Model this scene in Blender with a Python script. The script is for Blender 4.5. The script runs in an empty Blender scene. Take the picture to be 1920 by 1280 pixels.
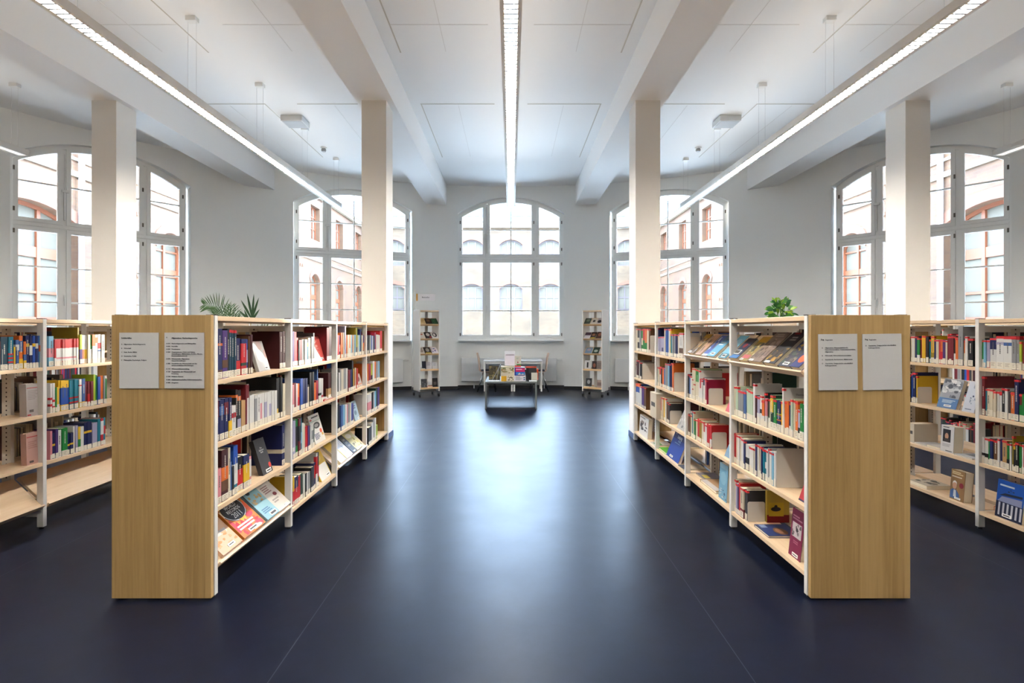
# light levels
LAMP_DOWN, LAMP_UP, SKY, SUN, EXPO, RIDGE = 110.0, 2.2, 20.5, 11.0, 1.3, 13.6
SKYC = (0.54, 0.735, 1.0, 1)
LAMPC = (1.0, 0.93, 0.84)
import bpy, math, random
from mathutils import Vector, Matrix
random.seed(7)
C = bpy.context.scene.collection
PI = math.pi
F = 1007.0            # focal length in pixels of the 1920 frame
EYE = 1.427           # camera height
RAD, CY = 9.0, 3.85   # rotunda wall radius and centre
CEIL = 4.84
def R(a): return math.radians(a)

# ------------------------------------------------------------------ materials
_M = {}
def lin(c):
    return tuple(((v / 255.0) / 12.92 if v / 255.0 <= 0.04045 else ((v / 255.0 + 0.055) / 1.055) ** 2.4) for v in c)
def mat(name, rgb, rough=0.6, metal=0.0, spec=0.5, bump=None, emit=None):
    if name in _M: return _M[name]
    m = bpy.data.materials.new(name); m.use_nodes = True
    nt = m.node_tree; b = nt.nodes['Principled BSDF']
    col = lin(rgb)
    b.inputs['Base Color'].default_value = (*col, 1)
    b.inputs['Roughness'].default_value = rough
    b.inputs['Metallic'].default_value = metal
    b.inputs['Specular IOR Level'].default_value = spec
    if emit:
        b.inputs['Emission Color'].default_value = (*emit[0], 1); b.inputs['Emission Strength'].default_value = emit[1]
    if bump:
        tc = nt.nodes.new('ShaderNodeTexCoord'); nz = nt.nodes.new('ShaderNodeTexNoise'); bp = nt.nodes.new('ShaderNodeBump')
        nz.inputs['Scale'].default_value = bump[0]; bp.inputs['Strength'].default_value = bump[1]; bp.inputs['Distance'].default_value = 0.002
        nt.links.new(tc.outputs['Object'], nz.inputs['Vector']); nt.links.new(nz.outputs['Fac'], bp.inputs['Height']); nt.links.new(bp.outputs['Normal'], b.inputs['Normal'])
    _M[name] = m
    return m
def node(nt, typ, **kw):
    n = nt.nodes.new(typ)
    for k, v in kw.items():
        if k in n.inputs: n.inputs[k].default_value = v
        else: setattr(n, k, v)
    return n
def ramp(nt, stops):
    r = nt.nodes.new('ShaderNodeValToRGB'); e = r.color_ramp.elements
    while len(e) < len(stops): e.new(0.5)
    for i, (p, c) in enumerate(stops):
        e[i].position = p; e[i].color = (*lin(c), 1)
    return r
def wood_mat(name, stops, strips=0.0, rough=0.45):
    """pale birch veneer: long grain along Z with cathedral figure and, for panels, joined strips"""
    if name in _M: return _M[name]
    m = bpy.data.materials.new(name); m.use_nodes = True; nt = m.node_tree; L = nt.links.new
    b = nt.nodes['Principled BSDF']; b.inputs['Roughness'].default_value = rough
    tc = node(nt, 'ShaderNodeTexCoord')
    mp = node(nt, 'ShaderNodeMapping'); mp.inputs['Scale'].default_value = (26, 26, 1.1) if strips else (14, 1.0, 14)
    L(tc.outputs['Object'], mp.inputs['Vector'])
    n1 = node(nt, 'ShaderNodeTexNoise', Scale=1.6, Detail=5.0, Roughness=0.6, Distortion=0.6)
    L(mp.outputs['Vector'], n1.inputs['Vector'])
    mp2 = node(nt, 'ShaderNodeMapping'); mp2.inputs['Scale'].default_value = (120, 120, 3.0) if strips else (60, 3, 60)
    L(tc.outputs['Object'], mp2.inputs['Vector'])
    n2 = node(nt, 'ShaderNodeTexNoise', Scale=1.0, Detail=3.0); L(mp2.outputs['Vector'], n2.inputs['Vector'])
    mx = node(nt, 'ShaderNodeMath', operation='MULTIPLY_ADD'); mx.inputs[1].default_value = 0.3
    L(n2.outputs['Fac'], mx.inputs[0]); 
    sc = node(nt, 'ShaderNodeMath', operation='MULTIPLY'); sc.inputs[1].default_value = 0.7
    L(n1.outputs['Fac'], sc.inputs[0]); L(sc.outputs[0], mx.inputs[2])
    r = ramp(nt, stops); 
    if strips:
        sx = node(nt, 'ShaderNodeSeparateXYZ'); L(tc.outputs['Object'], sx.inputs[0])
        d = node(nt, 'ShaderNodeMath', operation='DIVIDE'); d.inputs[1].default_value = strips; L(sx.outputs[0], d.inputs[0])
        fl = node(nt, 'ShaderNodeMath', operation='FLOOR'); L(d.outputs[0], fl.inputs[0])
        wn = node(nt, 'ShaderNodeTexWhiteNoise', noise_dimensions='1D'); L(fl.outputs[0], wn.inputs['W'])
        ad = node(nt, 'ShaderNodeMath', operation='MULTIPLY_ADD'); ad.inputs[1].default_value = 0.36
        L(wn.outputs['Value'], ad.inputs[0]); L(mx.outputs[0], ad.inputs[2])
        sb = node(nt, 'ShaderNodeMath', operation='SUBTRACT'); sb.inputs[1].default_value = 0.18
        L(ad.outputs[0], sb.inputs[0]); L(sb.outputs[0], r.inputs['Fac'])
    else: L(mx.outputs[0], r.inputs['Fac'])
    L(r.outputs['Color'], b.inputs['Base Color'])
    _M[name] = m
    return m

# ------------------------------------------------------------------ mesh builder
class MB:
    def __init__(s): s.v = []; s.f = []; s.m = []
    def add(s, vs, fs, mi=0):
        o = len(s.v); s.v += [tuple(p) for p in vs]; s.f += [tuple(o + i for i in f) for f in fs]; s.m += [mi] * len(fs); return s
    def box(s, x0, x1, y0, y1, z0, z1, mi=0, M=None):
        v = [(x, y, z) for z in (z0, z1) for y in (y0, y1) for x in (x0, x1)]
        if M is not None: v = [M @ Vector(p) for p in v]
        return s.add(v, [(0, 2, 3, 1), (4, 5, 7, 6), (0, 1, 5, 4), (2, 6, 7, 3), (0, 4, 6, 2), (1, 3, 7, 5)], mi)
    def prism(s, poly, a0, a1, axis='y', mi=0, M=None):
        """extrude a 2-D polygon; axis y: poly in (x,z); axis z: poly in (x,y); axis x: poly in (y,z)"""
        def P(p, a): return (p[0], a, p[1]) if axis == 'y' else (p[0], p[1], a) if axis == 'z' else (a, p[0], p[1])
        n = len(poly); v = [P(p, a0) for p in poly] + [P(p, a1) for p in poly]
        if M is not None: v = [M @ Vector(p) for p in v]
        f = [tuple(range(n - 1, -1, -1)), tuple(range(n, 2 * n))] + [(i, (i + 1) % n, n + (i + 1) % n, n + i) for i in range(n)]
        return s.add(v, f, mi)
    def ring(s, outer, inner, y0, y1, mi=0, closed=True, P=None):
        """frame between two equally sampled outlines in (x,z), from depth y0 to y1"""
        P = P or (lambda x, y, z: (x, y, z))
        n = len(outer); v = []
        for pts, y in ((outer, y0), (inner, y0), (outer, y1), (inner, y1)): v += [P(x, y, z) for x, z in pts]
        f = []
        for i in range(n):
            j = (i + 1) % n
            f += [(i, j, n + j, n + i), (2 * n + i, 3 * n + i, 3 * n + j, 2 * n + j), (i, 2 * n + i, 2 * n + j, j), (n + i, n + j, 3 * n + j, 3 * n + i)]
        return s.add(v, f, mi)
    def tube(s, p0, p1, r0, r1=None, n=8, mi=0, cap=True):
        r1 = r0 if r1 is None else r1; p0 = Vector(p0); p1 = Vector(p1); d = (p1 - p0).normalized()
        a = d.orthogonal().normalized(); b = d.cross(a); v = []
        for p, r in ((p0, r0), (p1, r1)): v += [p + (a * math.cos(2 * PI * i / n) + b * math.sin(2 * PI * i / n)) * r for i in range(n)]
        f = [(i, (i + 1) % n, n + (i + 1) % n, n + i) for i in range(n)]
        if cap: f += [tuple(range(n - 1, -1, -1)), tuple(range(n, 2 * n))]
        return s.add(v, f, mi)
    def path(s, pts, r, n=8, mi=0):
        for a, b in zip(pts, pts[1:]): s.tube(a, b, r, n=n, mi=mi)
        return s
    def lathe(s, prof, c=(0, 0, 0), n=16, mi=0):
        v = [(c[0] + r * math.cos(2 * PI * i / n), c[1] + r * math.sin(2 * PI * i / n), c[2] + z) for r, z in prof for i in range(n)]
        f = [(k * n + i, k * n + (i + 1) % n, (k + 1) * n + (i + 1) % n, (k + 1) * n + i) for k in range(len(prof) - 1) for i in range(n)]
        f += [tuple(range(n - 1, -1, -1)), tuple((len(prof) - 1) * n + i for i in range(n))]
        return s.add(v, f, mi)
    def build(s, name, mats, parent=None, smooth=False, bevel=0.0):
        me = bpy.data.meshes.new(name); me.from_pydata(s.v, [], s.f)
        mats = mats if isinstance(mats, (list, tuple)) else [mats]
        for m in mats: me.materials.append(m)
        me.polygons.foreach_set('material_index', s.m)
        if smooth: me.polygons.foreach_set('use_smooth', [True] * len(s.f))
        me.update()
        o = bpy.data.objects.new(name, me); C.objects.link(o)
        if parent is not None: o.parent = parent
        if bevel:
            b = o.modifiers.new('edge', 'BEVEL'); b.width = bevel; b.segments = 2; b.limit_method = 'ANGLE'
        return o
def tag(o, label=None, cat=None, group=None, kind=None):
    if label: o['label'] = label
    if cat: o['category'] = cat
    if group: o['group'] = group
    if kind: o['kind'] = kind
    return o
def empty(name, M=None, parent=None):
    o = bpy.data.objects.new(name, None); o.empty_display_size = 0.1; C.objects.link(o)
    if M is not None: o.matrix_world = M
    if parent is not None: o.parent = parent
    return o
def struct(o): o['kind'] = 'structure'; return o
def place(x, y, z=0, rz=0): return Matrix.Translation((x, y, z)) @ Matrix.Rotation(rz, 4, 'Z')
def text(name, s, size, m, parent, M, align='LEFT', extrude=0.0004, bold=0.0, line=1.0):
    cu = bpy.data.curves.new('lettering', 'FONT'); cu.body = s; cu.size = size; cu.align_x = align; cu.extrude = extrude; cu.offset = bold; cu.space_line = line
    cu.resolution_u = 2
    t = bpy.data.objects.new('t', cu); C.objects.link(t)
    bpy.context.view_layer.update()
    me = bpy.data.meshes.new_from_object(t.evaluated_get(bpy.context.evaluated_depsgraph_get()))
    bpy.data.objects.remove(t); bpy.data.curves.remove(cu)
    me.materials.clear(); me.materials.append(m)
    me.transform(M @ Matrix.Rotation(PI / 2, 4, 'X'))      # stands in the XZ plane and faces -Y
    o = bpy.data.objects.new(name, me); C.objects.link(o); o.parent = parent
    return o

WALL = mat('wall_paint', (241, 242, 239), 0.9, bump=(60, 0.05))
CEILM = mat('ceiling_paint', (242, 243, 243), 0.9)
COLM = mat('column_paint', (236, 234, 229), 0.85, bump=(40, 0.05))
WHITE = mat('white_lacquer', (236, 236, 233), 0.4)
FRAME = mat('window_paint', (246, 246, 243), 0.35)
STEELW = mat('white_steel', (216, 215, 210), 0.4)
STEELG = mat('pale_grey_steel', (196, 191, 182), 0.45)
CHROME = mat('chrome', (200, 202, 205), 0.2, 1.0)
BLACK = mat('black_plastic', (18, 18, 20), 0.45)
GREYM = mat('grey_steel', (128, 132, 132), 0.4)
BIRCH = wood_mat('birch_panel', [(0.2, (146, 116, 68)), (0.5, (170, 140, 90)), (0.8, (182, 153, 102))], 0.115)
BOARD = wood_mat('birch_board', [(0.25, (196, 166, 130)), (0.55, (212, 186, 152)), (0.85, (220, 198, 168))])
# ------------------------------------------------------------------ floor
def floor_mat():
    m = bpy.data.materials.new('navy_linoleum'); m.use_nodes = True; nt = m.node_tree; L = nt.links.new
    b = nt.nodes['Principled BSDF']
    tc = node(nt, 'ShaderNodeTexCoord')
    n = node(nt, 'ShaderNodeTexNoise', Scale=9.0, Detail=6.0, Roughness=0.7); L(tc.outputs['Object'], n.inputs['Vector'])
    r = ramp(nt, [(0.3, (9, 13, 26)), (0.7, (14, 19, 36))]); L(n.outputs['Fac'], r.inputs['Fac'])
    n2 = node(nt, 'ShaderNodeTexNoise', Scale=240.0, Detail=2.0); L(tc.outputs['Object'], n2.inputs['Vector'])
    r2 = ramp(nt, [(0.72, (0, 0, 0)), (0.80, (60, 62, 66))]); L(n2.outputs['Fac'], r2.inputs['Fac'])
    mx = node(nt, 'ShaderNodeMixRGB', blend_type='ADD'); mx.inputs[0].default_value = 0.5
    L(r.outputs[0], mx.inputs[1]); mx.inputs[0].default_value = 0.0; L(r2.outputs[0], mx.inputs[2])
    # welded seams between the two-metre sheets
    sx = node(nt, 'ShaderNodeSeparateXYZ'); L(tc.outputs['Object'], sx.inputs[0])
    a = node(nt, 'ShaderNodeMath', operation='ADD'); a.inputs[1].default_value = 0.985 + 19.7; L(sx.outputs[0], a.inputs[0])
    md = node(nt, 'ShaderNodeMath', operation='MODULO'); md.inputs[1].default_value = 1.97; L(a.outputs[0], md.inputs[0])
    lt = node(nt, 'ShaderNodeMath', operation='LESS_THAN'); lt.inputs[1].default_value = 0.0045; L(md.outputs[0], lt.inputs[0])
    mx2 = node(nt, 'ShaderNodeMixRGB'); mx2.inputs[2].default_value = (*lin((52, 56, 66)), 1); L(lt.outputs[0], mx2.inputs[0]); L(mx.outputs[0], mx2.inputs[1])
    L(mx2.outputs[0], b.inputs['Base Color'])
    n3 = node(nt, 'ShaderNodeTexNoise', Scale=3.0, Detail=4.0); L(tc.outputs['Object'], n3.inputs['Vector'])
    rr = node(nt, 'ShaderNodeMapRange'); rr.inputs['To Min'].default_value = 0.30; rr.inputs['To Max'].default_value = 0.40; L(n3.outputs['Fac'], rr.inputs['Value'])
    L(rr.outputs[0], b.inputs['Roughness'])
    n4 = node(nt, 'ShaderNodeTexNoise', Scale=160.0, Detail=2.0); L(tc.outputs['Object'], n4.inputs['Vector'])
    bp = node(nt, 'ShaderNodeBump', Strength=0.06, Distance=0.0006); L(n4.outputs['Fac'], bp.inputs['Height']); L(bp.outputs[0], b.inputs['Normal'])
    b.inputs['Specular IOR Level'].default_value = 0.16; b.inputs['Specular Tint'].default_value = (0.7, 0.85, 1.0, 1)
    return m
BACK = -6.0
def outline(rad, back):
    pts = [(-rad, back)] + [(rad * math.sin(R(a)), CY + rad * math.cos(R(a))) for a in range(-90, 91, 3)] + [(rad, back)]
    return pts
struct(MB().prism(list(reversed(outline(RAD + 0.3, BACK - 0.3))), -0.2, 0.0, 'z').build('floor', floor_mat()))
struct(MB().prism(list(reversed(outline(RAD + 0.5, BACK - 0.5))), CEIL, CEIL + 0.3, 'z').build('ceiling', CEILM))

# ------------------------------------------------------------------ walls with arched openings
def wall_mesh(P, us, openings, z0, z1, thick, mb=None, mi=0):
    """P(u, off, z); openings: (u0, u1, zbottom, top(u), niche) ; each column keeps what no opening cuts away"""
    mb = mb or MB()
    us = sorted(set([round(u, 5) for u in us] + [round(o[0], 5) for o in openings] + [round(o[1], 5) for o in openings]))
    for a, b in zip(us, us[1:]):
        mid = (a + b) / 2
        ops = sorted([o for o in openings if o[0] < mid < o[1]], key=lambda o: o[2])
        lo = [(z0, z0)]; hi = []
        for o in ops:
            hi.append((o[2], o[2])); lo.append((o[3](a), o[3](b)))
        hi.append((z1, z1))
        for k, ((la, lb), (ha, hb)) in enumerate(zip(lo, hi)):
            if ha - la < 1e-4 and hb - lb < 1e-4: continue
            i0 = ops[0][4] if (k == 0 and ops) else 0.0
            v = [P(a, i0, la), P(b, i0, lb), P(b, i0, hb), P(a, i0, ha), P(a, thick, la), P(b, thick, lb), P(b, thick, hb), P(a, thick, ha)]
            mb.add(v, [(0, 1, 2, 3), (5, 4, 7, 6), (3, 2, 6, 7), (1, 0, 4, 5)], mi)
    for o in openings:
        for u in (o[0], o[1]):
            t = o[3](u)
            zb = z0 if o[4] else o[2]
            mb.add([P(u, 0, zb), P(u, thick, zb), P(u, thick, t), P(u, 0, t)], [(0, 1, 2, 3)], mi)
    return mb
SILL, APEX, RISE, HALF = 1.17, 4.585, 0.405, 1.262
AR = (HALF ** 2 + RISE ** 2) / (2 * RISE)
def arch(x, off=0.0): return (APEX - AR) + math.sqrt(max((AR - off) ** 2 - x * x, 1e-6))
WIN = [0.0, -23.07, 23.07, -51.7, 51.7, -80.0, 80.0]
HA = [8.06, 8.23, 8.23, 8.25, 8.25, 8.1, 8.1]
def Pc(u, off, z): return ((RAD + off) * math.sin(R(u)), CY + (RAD + off) * math.cos(R(u)), z)
def opening(w, h):
    return (w - h, w + h, SILL, (lambda u, w=w, h=h: arch((u - w) / h * HALF)), 0.2)
us = [i * 0.75 for i in range(-120, 121)]
for w, h in zip(WIN, HA): us += [w - h + 2 * h * i / 28 for i in range(29)]
ow = [opening(w, h) for w, h in zip(WIN, HA)]
struct(wall_mesh(Pc, us, ow, 0, CEIL, 0.5).build('wall_rotunda', WALL))
for s, nm in ((-1, 'left'), (1, 'right')):
    struct(MB().box(min(s * RAD, s * (RAD + 0.5)), max(s * RAD, s * (RAD + 0.5)), BACK - 0.5, CY, 0, CEIL).build('wall_' + nm, WALL))
struct(MB().box(-RAD, RAD, BACK - 0.5, BACK, 0, CEIL).build('wall_back', WALL))
# black skirting that follows the curve and steps into each niche
mb = MB()
us2 = sorted(set(us + [w + s * h for w, h in zip(WIN, HA) for s in (-1, 1)]))
for a, b in zip(us2, us2[1:]):
    mid = (a + b) / 2; n = 0.2 if any(abs(mid - w) < h for w, h in zip(WIN, HA)) else 0.0
    v = [Pc(a, n - 0.012, 0), Pc(b, n - 0.012, 0), Pc(b, n - 0.012, 0.075), Pc(a, n - 0.012, 0.075), Pc(b, n + 0.002, 0.075), Pc(a, n + 0.002, 0.075)]
    mb.add(v, [(0, 1, 2, 3), (3, 2, 4, 5)])
struct(mb.build('baseboard_rotunda', mat('black_skirting', (20, 20, 22), 0.5)))

# ------------------------------------------------------------------ windows
GLASS = bpy.data.materials.new('window_glass'); GLASS.use_nodes = True
nt = GLASS.node_tree; nt.nodes.clear()
out = node(nt, 'ShaderNodeOutputMaterial'); tr = node(nt, 'ShaderNodeBsdfTransparent'); gl = node(nt, 'ShaderNodeBsdfGlossy', Roughness=0.02); mx = node(nt, 'ShaderNodeMixShader')
fr = node(nt, 'ShaderNodeFresnel', IOR=1.35); tr.inputs[0].default_value = (0.96, 0.97, 0.97, 1)
nt.links.new(fr.outputs[0], mx.inputs[0]); nt.links.new(tr.outputs[0], mx.inputs[1]); nt.links.new(gl.outputs[0], mx.inputs[2]); nt.links.new(mx.outputs[0], out.inputs[0])
BRASS = mat('window_fitting', (98, 92, 84), 0.4, 0.6)
def strip(x0, x1, zb, top, n=10):
    """outline: bottom left, up the side, along the top, back down"""
    if callable(top): t = [(x0 + (x1 - x0) * i / n, top(x0 + (x1 - x0) * i / n)) for i in range(n + 1)]
    else: t = [(x0 + (x1 - x0) * i / n, top) for i in range(n + 1)]
    return [(x1, zb), (x0, zb)] + t
def make_window(idx, w, full=True):
    d = (RAD + 0.215) * math.cos(R(HA[idx]))
    M = place(d * math.sin(R(w)), CY + d * math.cos(R(w)), 0, -R(w))
    root = struct(empty('window_%d' % (idx + 1), M))
    H = HALF + 0.02; top = lambda o: (lambda x: arch(x * HALF / H, 0) - o)
    zt0, zt1 = 3.09, 3.17        # transom
    f = MB().ring(strip(-H, H, SILL, top(-0.02), 28), strip(-H + 0.05, H - 0.05, SILL + 0.06, top(0.055), 28), -0.01, 0.075)
    f.build('frame', FRAME, root)
    MB().box(-H + 0.05, H - 0.05, 0.0, 0.07, zt0, zt1).box(-H + 0.05, H - 0.05, -0.02, 0.0, zt0 + 0.015, zt0 + 0.045).build('transom_frame', FRAME, root)
    mm = MB()
    for x in (-0.588, 0.588):
        mm.box(x - 0.028, x + 0.028, 0.002, 0.068, SILL + 0.06, zt0).box(x - 0.028, x + 0.028, 0.002, 0.068, zt1, arch(abs(x) + 0.03) - 0.05)
    mm.build('mullion_frame', FRAME, root)
    for (x0, x1) in ((-H + 0.05, -0.616), (-0.56, 0.56), (0.616, H - 0.05)):
        for up in (0, 1):
            s = 0.062
            zb = zt1 if up else SILL + 0.06
            tp = (lambda x: arch(x) - 0.05) if up else zt0
            tpi = (lambda x: arch(x) - 0.05 - s) if up else zt0 - s
            sash = MB().ring(strip(x0, x1, zb, tp), strip(x0 + s, x1 - s, zb + s, tpi), -0.022, 0.045)
            bars = [3.82] if up else [SILL + 0.12 + (zt0 - SILL - 0.18) * k / 3 for k in (1, 2)]
            for z in bars: sash.box(x0 + s, x1 - s, -0.004, 0.03, z - 0.012, z + 0.012)
            if x0 < -0.5 < x1 - 0.5 and x1 > 0.5:
                zt = (arch(0) - 0.05 - s) if up else zt0 - s
                sash.box(-0.011, 0.011, -0.003, 0.029, zb + s, zt)
            so = sash.build('sash', FRAME, root)
            ins = strip(x0 + s, x1 - s, zb + s, tpi)
            gm = MB(); gm.add([(x, 0.012, z) for x, z in ins], [tuple(range(len(ins)))]); gm.build('glass_pane', GLASS, so)
            hz = (3.35, 4.0) if up else (1.3, 3.0)
            hx = x0 + 0.01 if x0 < -0.7 else (x1 - 0.01)
            hm = MB()
            for z in hz: hm.box(hx - 0.012, hx + 0.012, -0.032, -0.02, z - 0.035, z + 0.035)
            hm.build('hinge', BRASS, so)
    # opener rod with bracket on the first upright, lever handle below
    MB().box(-0.6, -0.576, -0.05, -0.025, 3.25, 3.72).tube((-0.588, -0.04, 3.72), (-0.588, -0.04, 4.36), 0.008).box(-0.63, -0.53, -0.065, -0.02, 3.72, 3.76).build('opener_rod', WHITE, root)
    MB().box(-0.602, -0.574, -0.035, -0.02, 1.9, 2.0).box(-0.6, -0.576, -0.07, -0.05, 1.82, 1.97).tube((-0.588, -0.02, 1.95), (-0.588, -0.06, 1.95), 0.008).build('handle', WHITE, root)
    sb = MB().box(-H + 0.025, H - 0.025, -0.15, 0.0, SILL - 0.03, SILL).build('window_sill', FRAME, root, bevel=0.006)
    return root
wins = [make_window(i, w) for i, w in enumerate(WIN)]

# ------------------------------------------------------------------ beams and columns
for i, x in enumerate((-1.76, 1.76, -5.23, 5.23)):
    yw = CY + math.sqrt((RAD + 0.3) ** 2 - x * x)
    struct(MB().box(x - 0.24, x + 0.24, BACK - 0.2, yw, CEIL - 0.475, CEIL + 0.01).build('ceiling_beam', CEILM))
    col = struct(MB().box(x - 0.16, x + 0.16, 6.9, 7.27, 0, CEIL - 0.47).build('column', COLM, bevel=0.004))
    struct(MB().box(x - 0.168, x + 0.168, 6.892, 7.278, 0, 0.065).build('column_trim', mat('blue_skirting', (40, 62, 110), 0.45), col))
# ------------------------------------------------------------------ ceiling joints between the plaster boards
JOINT = mat('ceiling_joint', (196, 192, 184), 0.9)
FINE = mat('ceiling_hairline', (222, 221, 219), 0.9)
def joint(x0, y0, x1, y1, w, m):
    n = 'trim_%d' % joint.n; joint.n += 1
    struct(MB().box(min(x0, x1) - w, max(x0, x1) + w, min(y0, y1) - w, max(y0, y1) + w, CEIL - 0.003, CEIL + 0.01).build(n, m))
joint.n = 1
for bx in (-3.49, 0.0, 3.49):
    for s in (-1, 1):
        joint(bx + s * 0.26, 8.14, bx + s * 1.36, 8.14, 0.011, JOINT)
        joint(bx + s * 0.26, 4.6, bx + s * 1.36, 4.6, 0.005, FINE)
        joint(bx + s * 0.26, 6.02, bx + s * 1.36, 6.02, 0.003, FINE)
        for m in ((s,) if bx == 0 else ((s,) if s * bx > 0 else ())):
            xx = bx + (s * 1.36 if bx == 0 else s * 0.24)
            joint(xx, 8.14, xx, 10.65, 0.008, JOINT); joint(xx, 1.5, xx, 6.62, 0.008, JOINT)
        joint(bx + s * 0.80, 1.5, bx + s * 0.80, 6.6, 0.003, FINE); joint(bx + s * 0.80, 8.2, bx + s * 0.80, 10.6, 0.003, FINE)

# ------------------------------------------------------------------ pendant lamps
TUBE = mat('lamp_tube', (255, 255, 255), 0.5, emit=(LAMPC, LAMP_DOWN))
UPL = mat('lamp_uplight', (255, 255, 255), 0.5, emit=(LAMPC, LAMP_UP))
DIFF = mat('lamp_diffuser', (240, 240, 238), 0.5, emit=((1.0, 0.95, 0.9), 0.35))
LOUV = mat('lamp_louvre', (120, 124, 130), 0.5, 0.6)
HOUS = mat('lamp_housing', (226, 224, 219), 0.5)
def pendant(x, y0, y1, label, wires):
    root = tag(empty('pendant_lamp', place(x, 0, 0)), label, 'lamp')
    z = 3.88; w = 0.085; ye = y1 - 1.75
    h = MB()
    for s in (-1, 1):
        a, b = sorted((s * w, s * (w - 0.032))); h.box(a, b, y0, y1, z, z + 0.075)
    h.box(-w, w, y1 - 0.004, y1, z, z + 0.075).box(-w, w, y0, y0 + 0.004, z, z + 0.075)
    h.box(-w + 0.03, w - 0.03, y0, y1, z + 0.062, z + 0.068)
    h.build('housing', HOUS, root)
    lv = MB(); y = y0 + 0.03
    while y < ye:
        lv.box(-w + 0.032, w - 0.032, y, y + 0.018, z - 0.001, z + 0.013); y += 0.066
    lv.build('louvre', LOUV, root)
    MB().box(-0.03, 0.03, y0 + 0.02, ye, z + 0.013, z + 0.03).build('tube', TUBE, root)
    MB().box(-0.05, 0.05, y0 + 0.02, y1 - 0.02, z + 0.0685, z + 0.0745).build('uplight_tube', UPL, root)
    MB().box(-w + 0.032, w - 0.032, ye, y1 - 0.005, z + 0.004, z + 0.02).build('diffuser', DIFF, root)
    for yy in wires:
        if not (y0 < yy < y1): continue
        MB().box(-0.055, 0.055, yy - 0.04, yy + 0.04, CEIL - 0.05, CEIL).build('ceiling_cap', WHITE, root, bevel=0.004)
        wm = MB()
        for dx in (-0.045, 0.045): wm.tube((dx, yy, z + 0.07), (dx, yy, CEIL - 0.045), 0.0016, n=5)
        wm.build('wire', mat('wire', (205, 205, 205), 0.4), root)
WY = [-4.0, -2.4, -0.8, 0.8, 2.4, 4.27, 5.88, 7.47, 9.1, 10.73]
pendant(0, -1.4, 10.75, 'long white pendant lamp with silver louvre over the middle aisle, pointing at the central window', WY[:-1])
pendant(-3.49, -1.4, 10.82, 'long white louvred pendant lamp hung between the beams above the left bookcases', WY)
pendant(3.49, -1.4, 10.82, 'long white louvred pendant lamp hung between the beams above the right bookcases', WY)
pendant(-6.9, -1.4, 7.6, 'white pendant lamp end beside the left edge of the picture, outside the left beam', [v for v in WY if v < 7.5])
pendant(6.9, -1.4, 7.6, 'white pendant lamp end beside the right edge of the picture, outside the right beam', [v for v in WY if v < 7.5])
# small ceiling boxes
for s, nm in ((-1, 'left'), (1, 'right')):
    t = tag(empty('ceiling_speaker', place(s * 3.5, 8.72, CEIL)), 'flat grey speaker box fixed under the ceiling above the %s pendant lamp' % nm, 'speaker')
    MB().box(-0.17, 0.17, -0.17, 0.17, -0.09, 0).build('case', mat('speaker_case', (200, 200, 198), 0.5), t, bevel=0.008)
    MB().box(-0.15, 0.15, -0.15, 0.15, -0.094, -0.09).build('grille', mat('speaker_grille', (165, 165, 165), 0.6), t)
    t = tag(empty('smoke_detector', place(s * 3.52, 10.1, CEIL)), 'small round white smoke detector on the ceiling beyond the %s speaker box' % nm, 'detector')
    MB().lathe([(0.06, 0), (0.06, -0.015), (0.02, -0.02)]).build('base', WHITE, t)
    MB().lathe([(0.035, -0.018), (0.045, -0.04), (0.04, -0.075), (0.01, -0.08)]).build('sensor_head', mat('sensor_grey', (150, 150, 150), 0.5), t)
# ------------------------------------------------------------------ double-sided bookcases
ROWS = {'L1': (-1, 1.571), 'R1': (1, 1.571), 'L2': (-1, 3.34), 'R2': (1, 3.34), 'L3': (-1, 5.11), 'R3': (1, 5.11)}
LEV = [0.475, 0.815, 1.155]            # upper shelf tops; the lowest sits at 0.13 or slopes as a display
LOW = 0.13
Y0 = 2.85; NB = 4; DEP = 0.53; TOPH = 1.5
DISPLAY = {('L1', 0): 0, ('L1', 2): 0, ('L2', 0): 0, ('L2', 1): 0, ('R1', 0): 3, ('R1', 1): 3}   # (row, bay) -> level index that slopes
def hole_mat():
    m = bpy.data.materials.new('perforated_grey_steel'); m.use_nodes = True; nt = m.node_tree; L = nt.links.new
    b = nt.nodes['Principled BSDF']; b.inputs['Roughness'].default_value = 0.45
    tc = node(nt, 'ShaderNodeTexCoord'); sx = node(nt, 'ShaderNodeSeparateXYZ'); L(tc.outputs['Object'], sx.inputs[0])
    dv = node(nt, 'ShaderNodeMath', operation='DIVIDE'); dv.inputs[1].default_value = 0.032; L(sx.outputs[2], dv.inputs[0])
    fr = node(nt, 'ShaderNodeMath', operation='FRACT'); L(dv.outputs[0], fr.inputs[0])
    sb = node(nt, 'ShaderNodeMath', operation='SUBTRACT'); sb.inputs[1].default_value = 0.5; L(fr.outputs[0], sb.inputs[0])
    ml = node(nt, 'ShaderNodeMath', operation='MULTIPLY'); ml.inputs[1].default_value = 0.032; L(sb.outputs[0], ml.inputs[0])
    cb = node(nt, 'ShaderNodeCombineXYZ'); L(sx.outputs[0], cb.inputs[0]); L(ml.outputs[0], cb.inputs[1])
    ln = node(nt, 'ShaderNodeVectorMath', operation='LENGTH'); L(cb.outputs[0], ln.inputs[0])
    lt = node(nt, 'ShaderNodeMath', operation='LESS_THAN'); lt.inputs[1].default_value = 0.0055; L(ln.outputs['Value'], lt.inputs[0])
    mx = node(nt, 'ShaderNodeMixRGB'); mx.inputs[1].default_value = (*lin((196, 191, 182)), 1); mx.inputs[2].default_value = (*lin((40, 38, 36)), 1)
    L(lt.outputs[0], mx.inputs[0]); L(mx.outputs[0], b.inputs['Base Color'])
    return m
HOLES = hole_mat()
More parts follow.
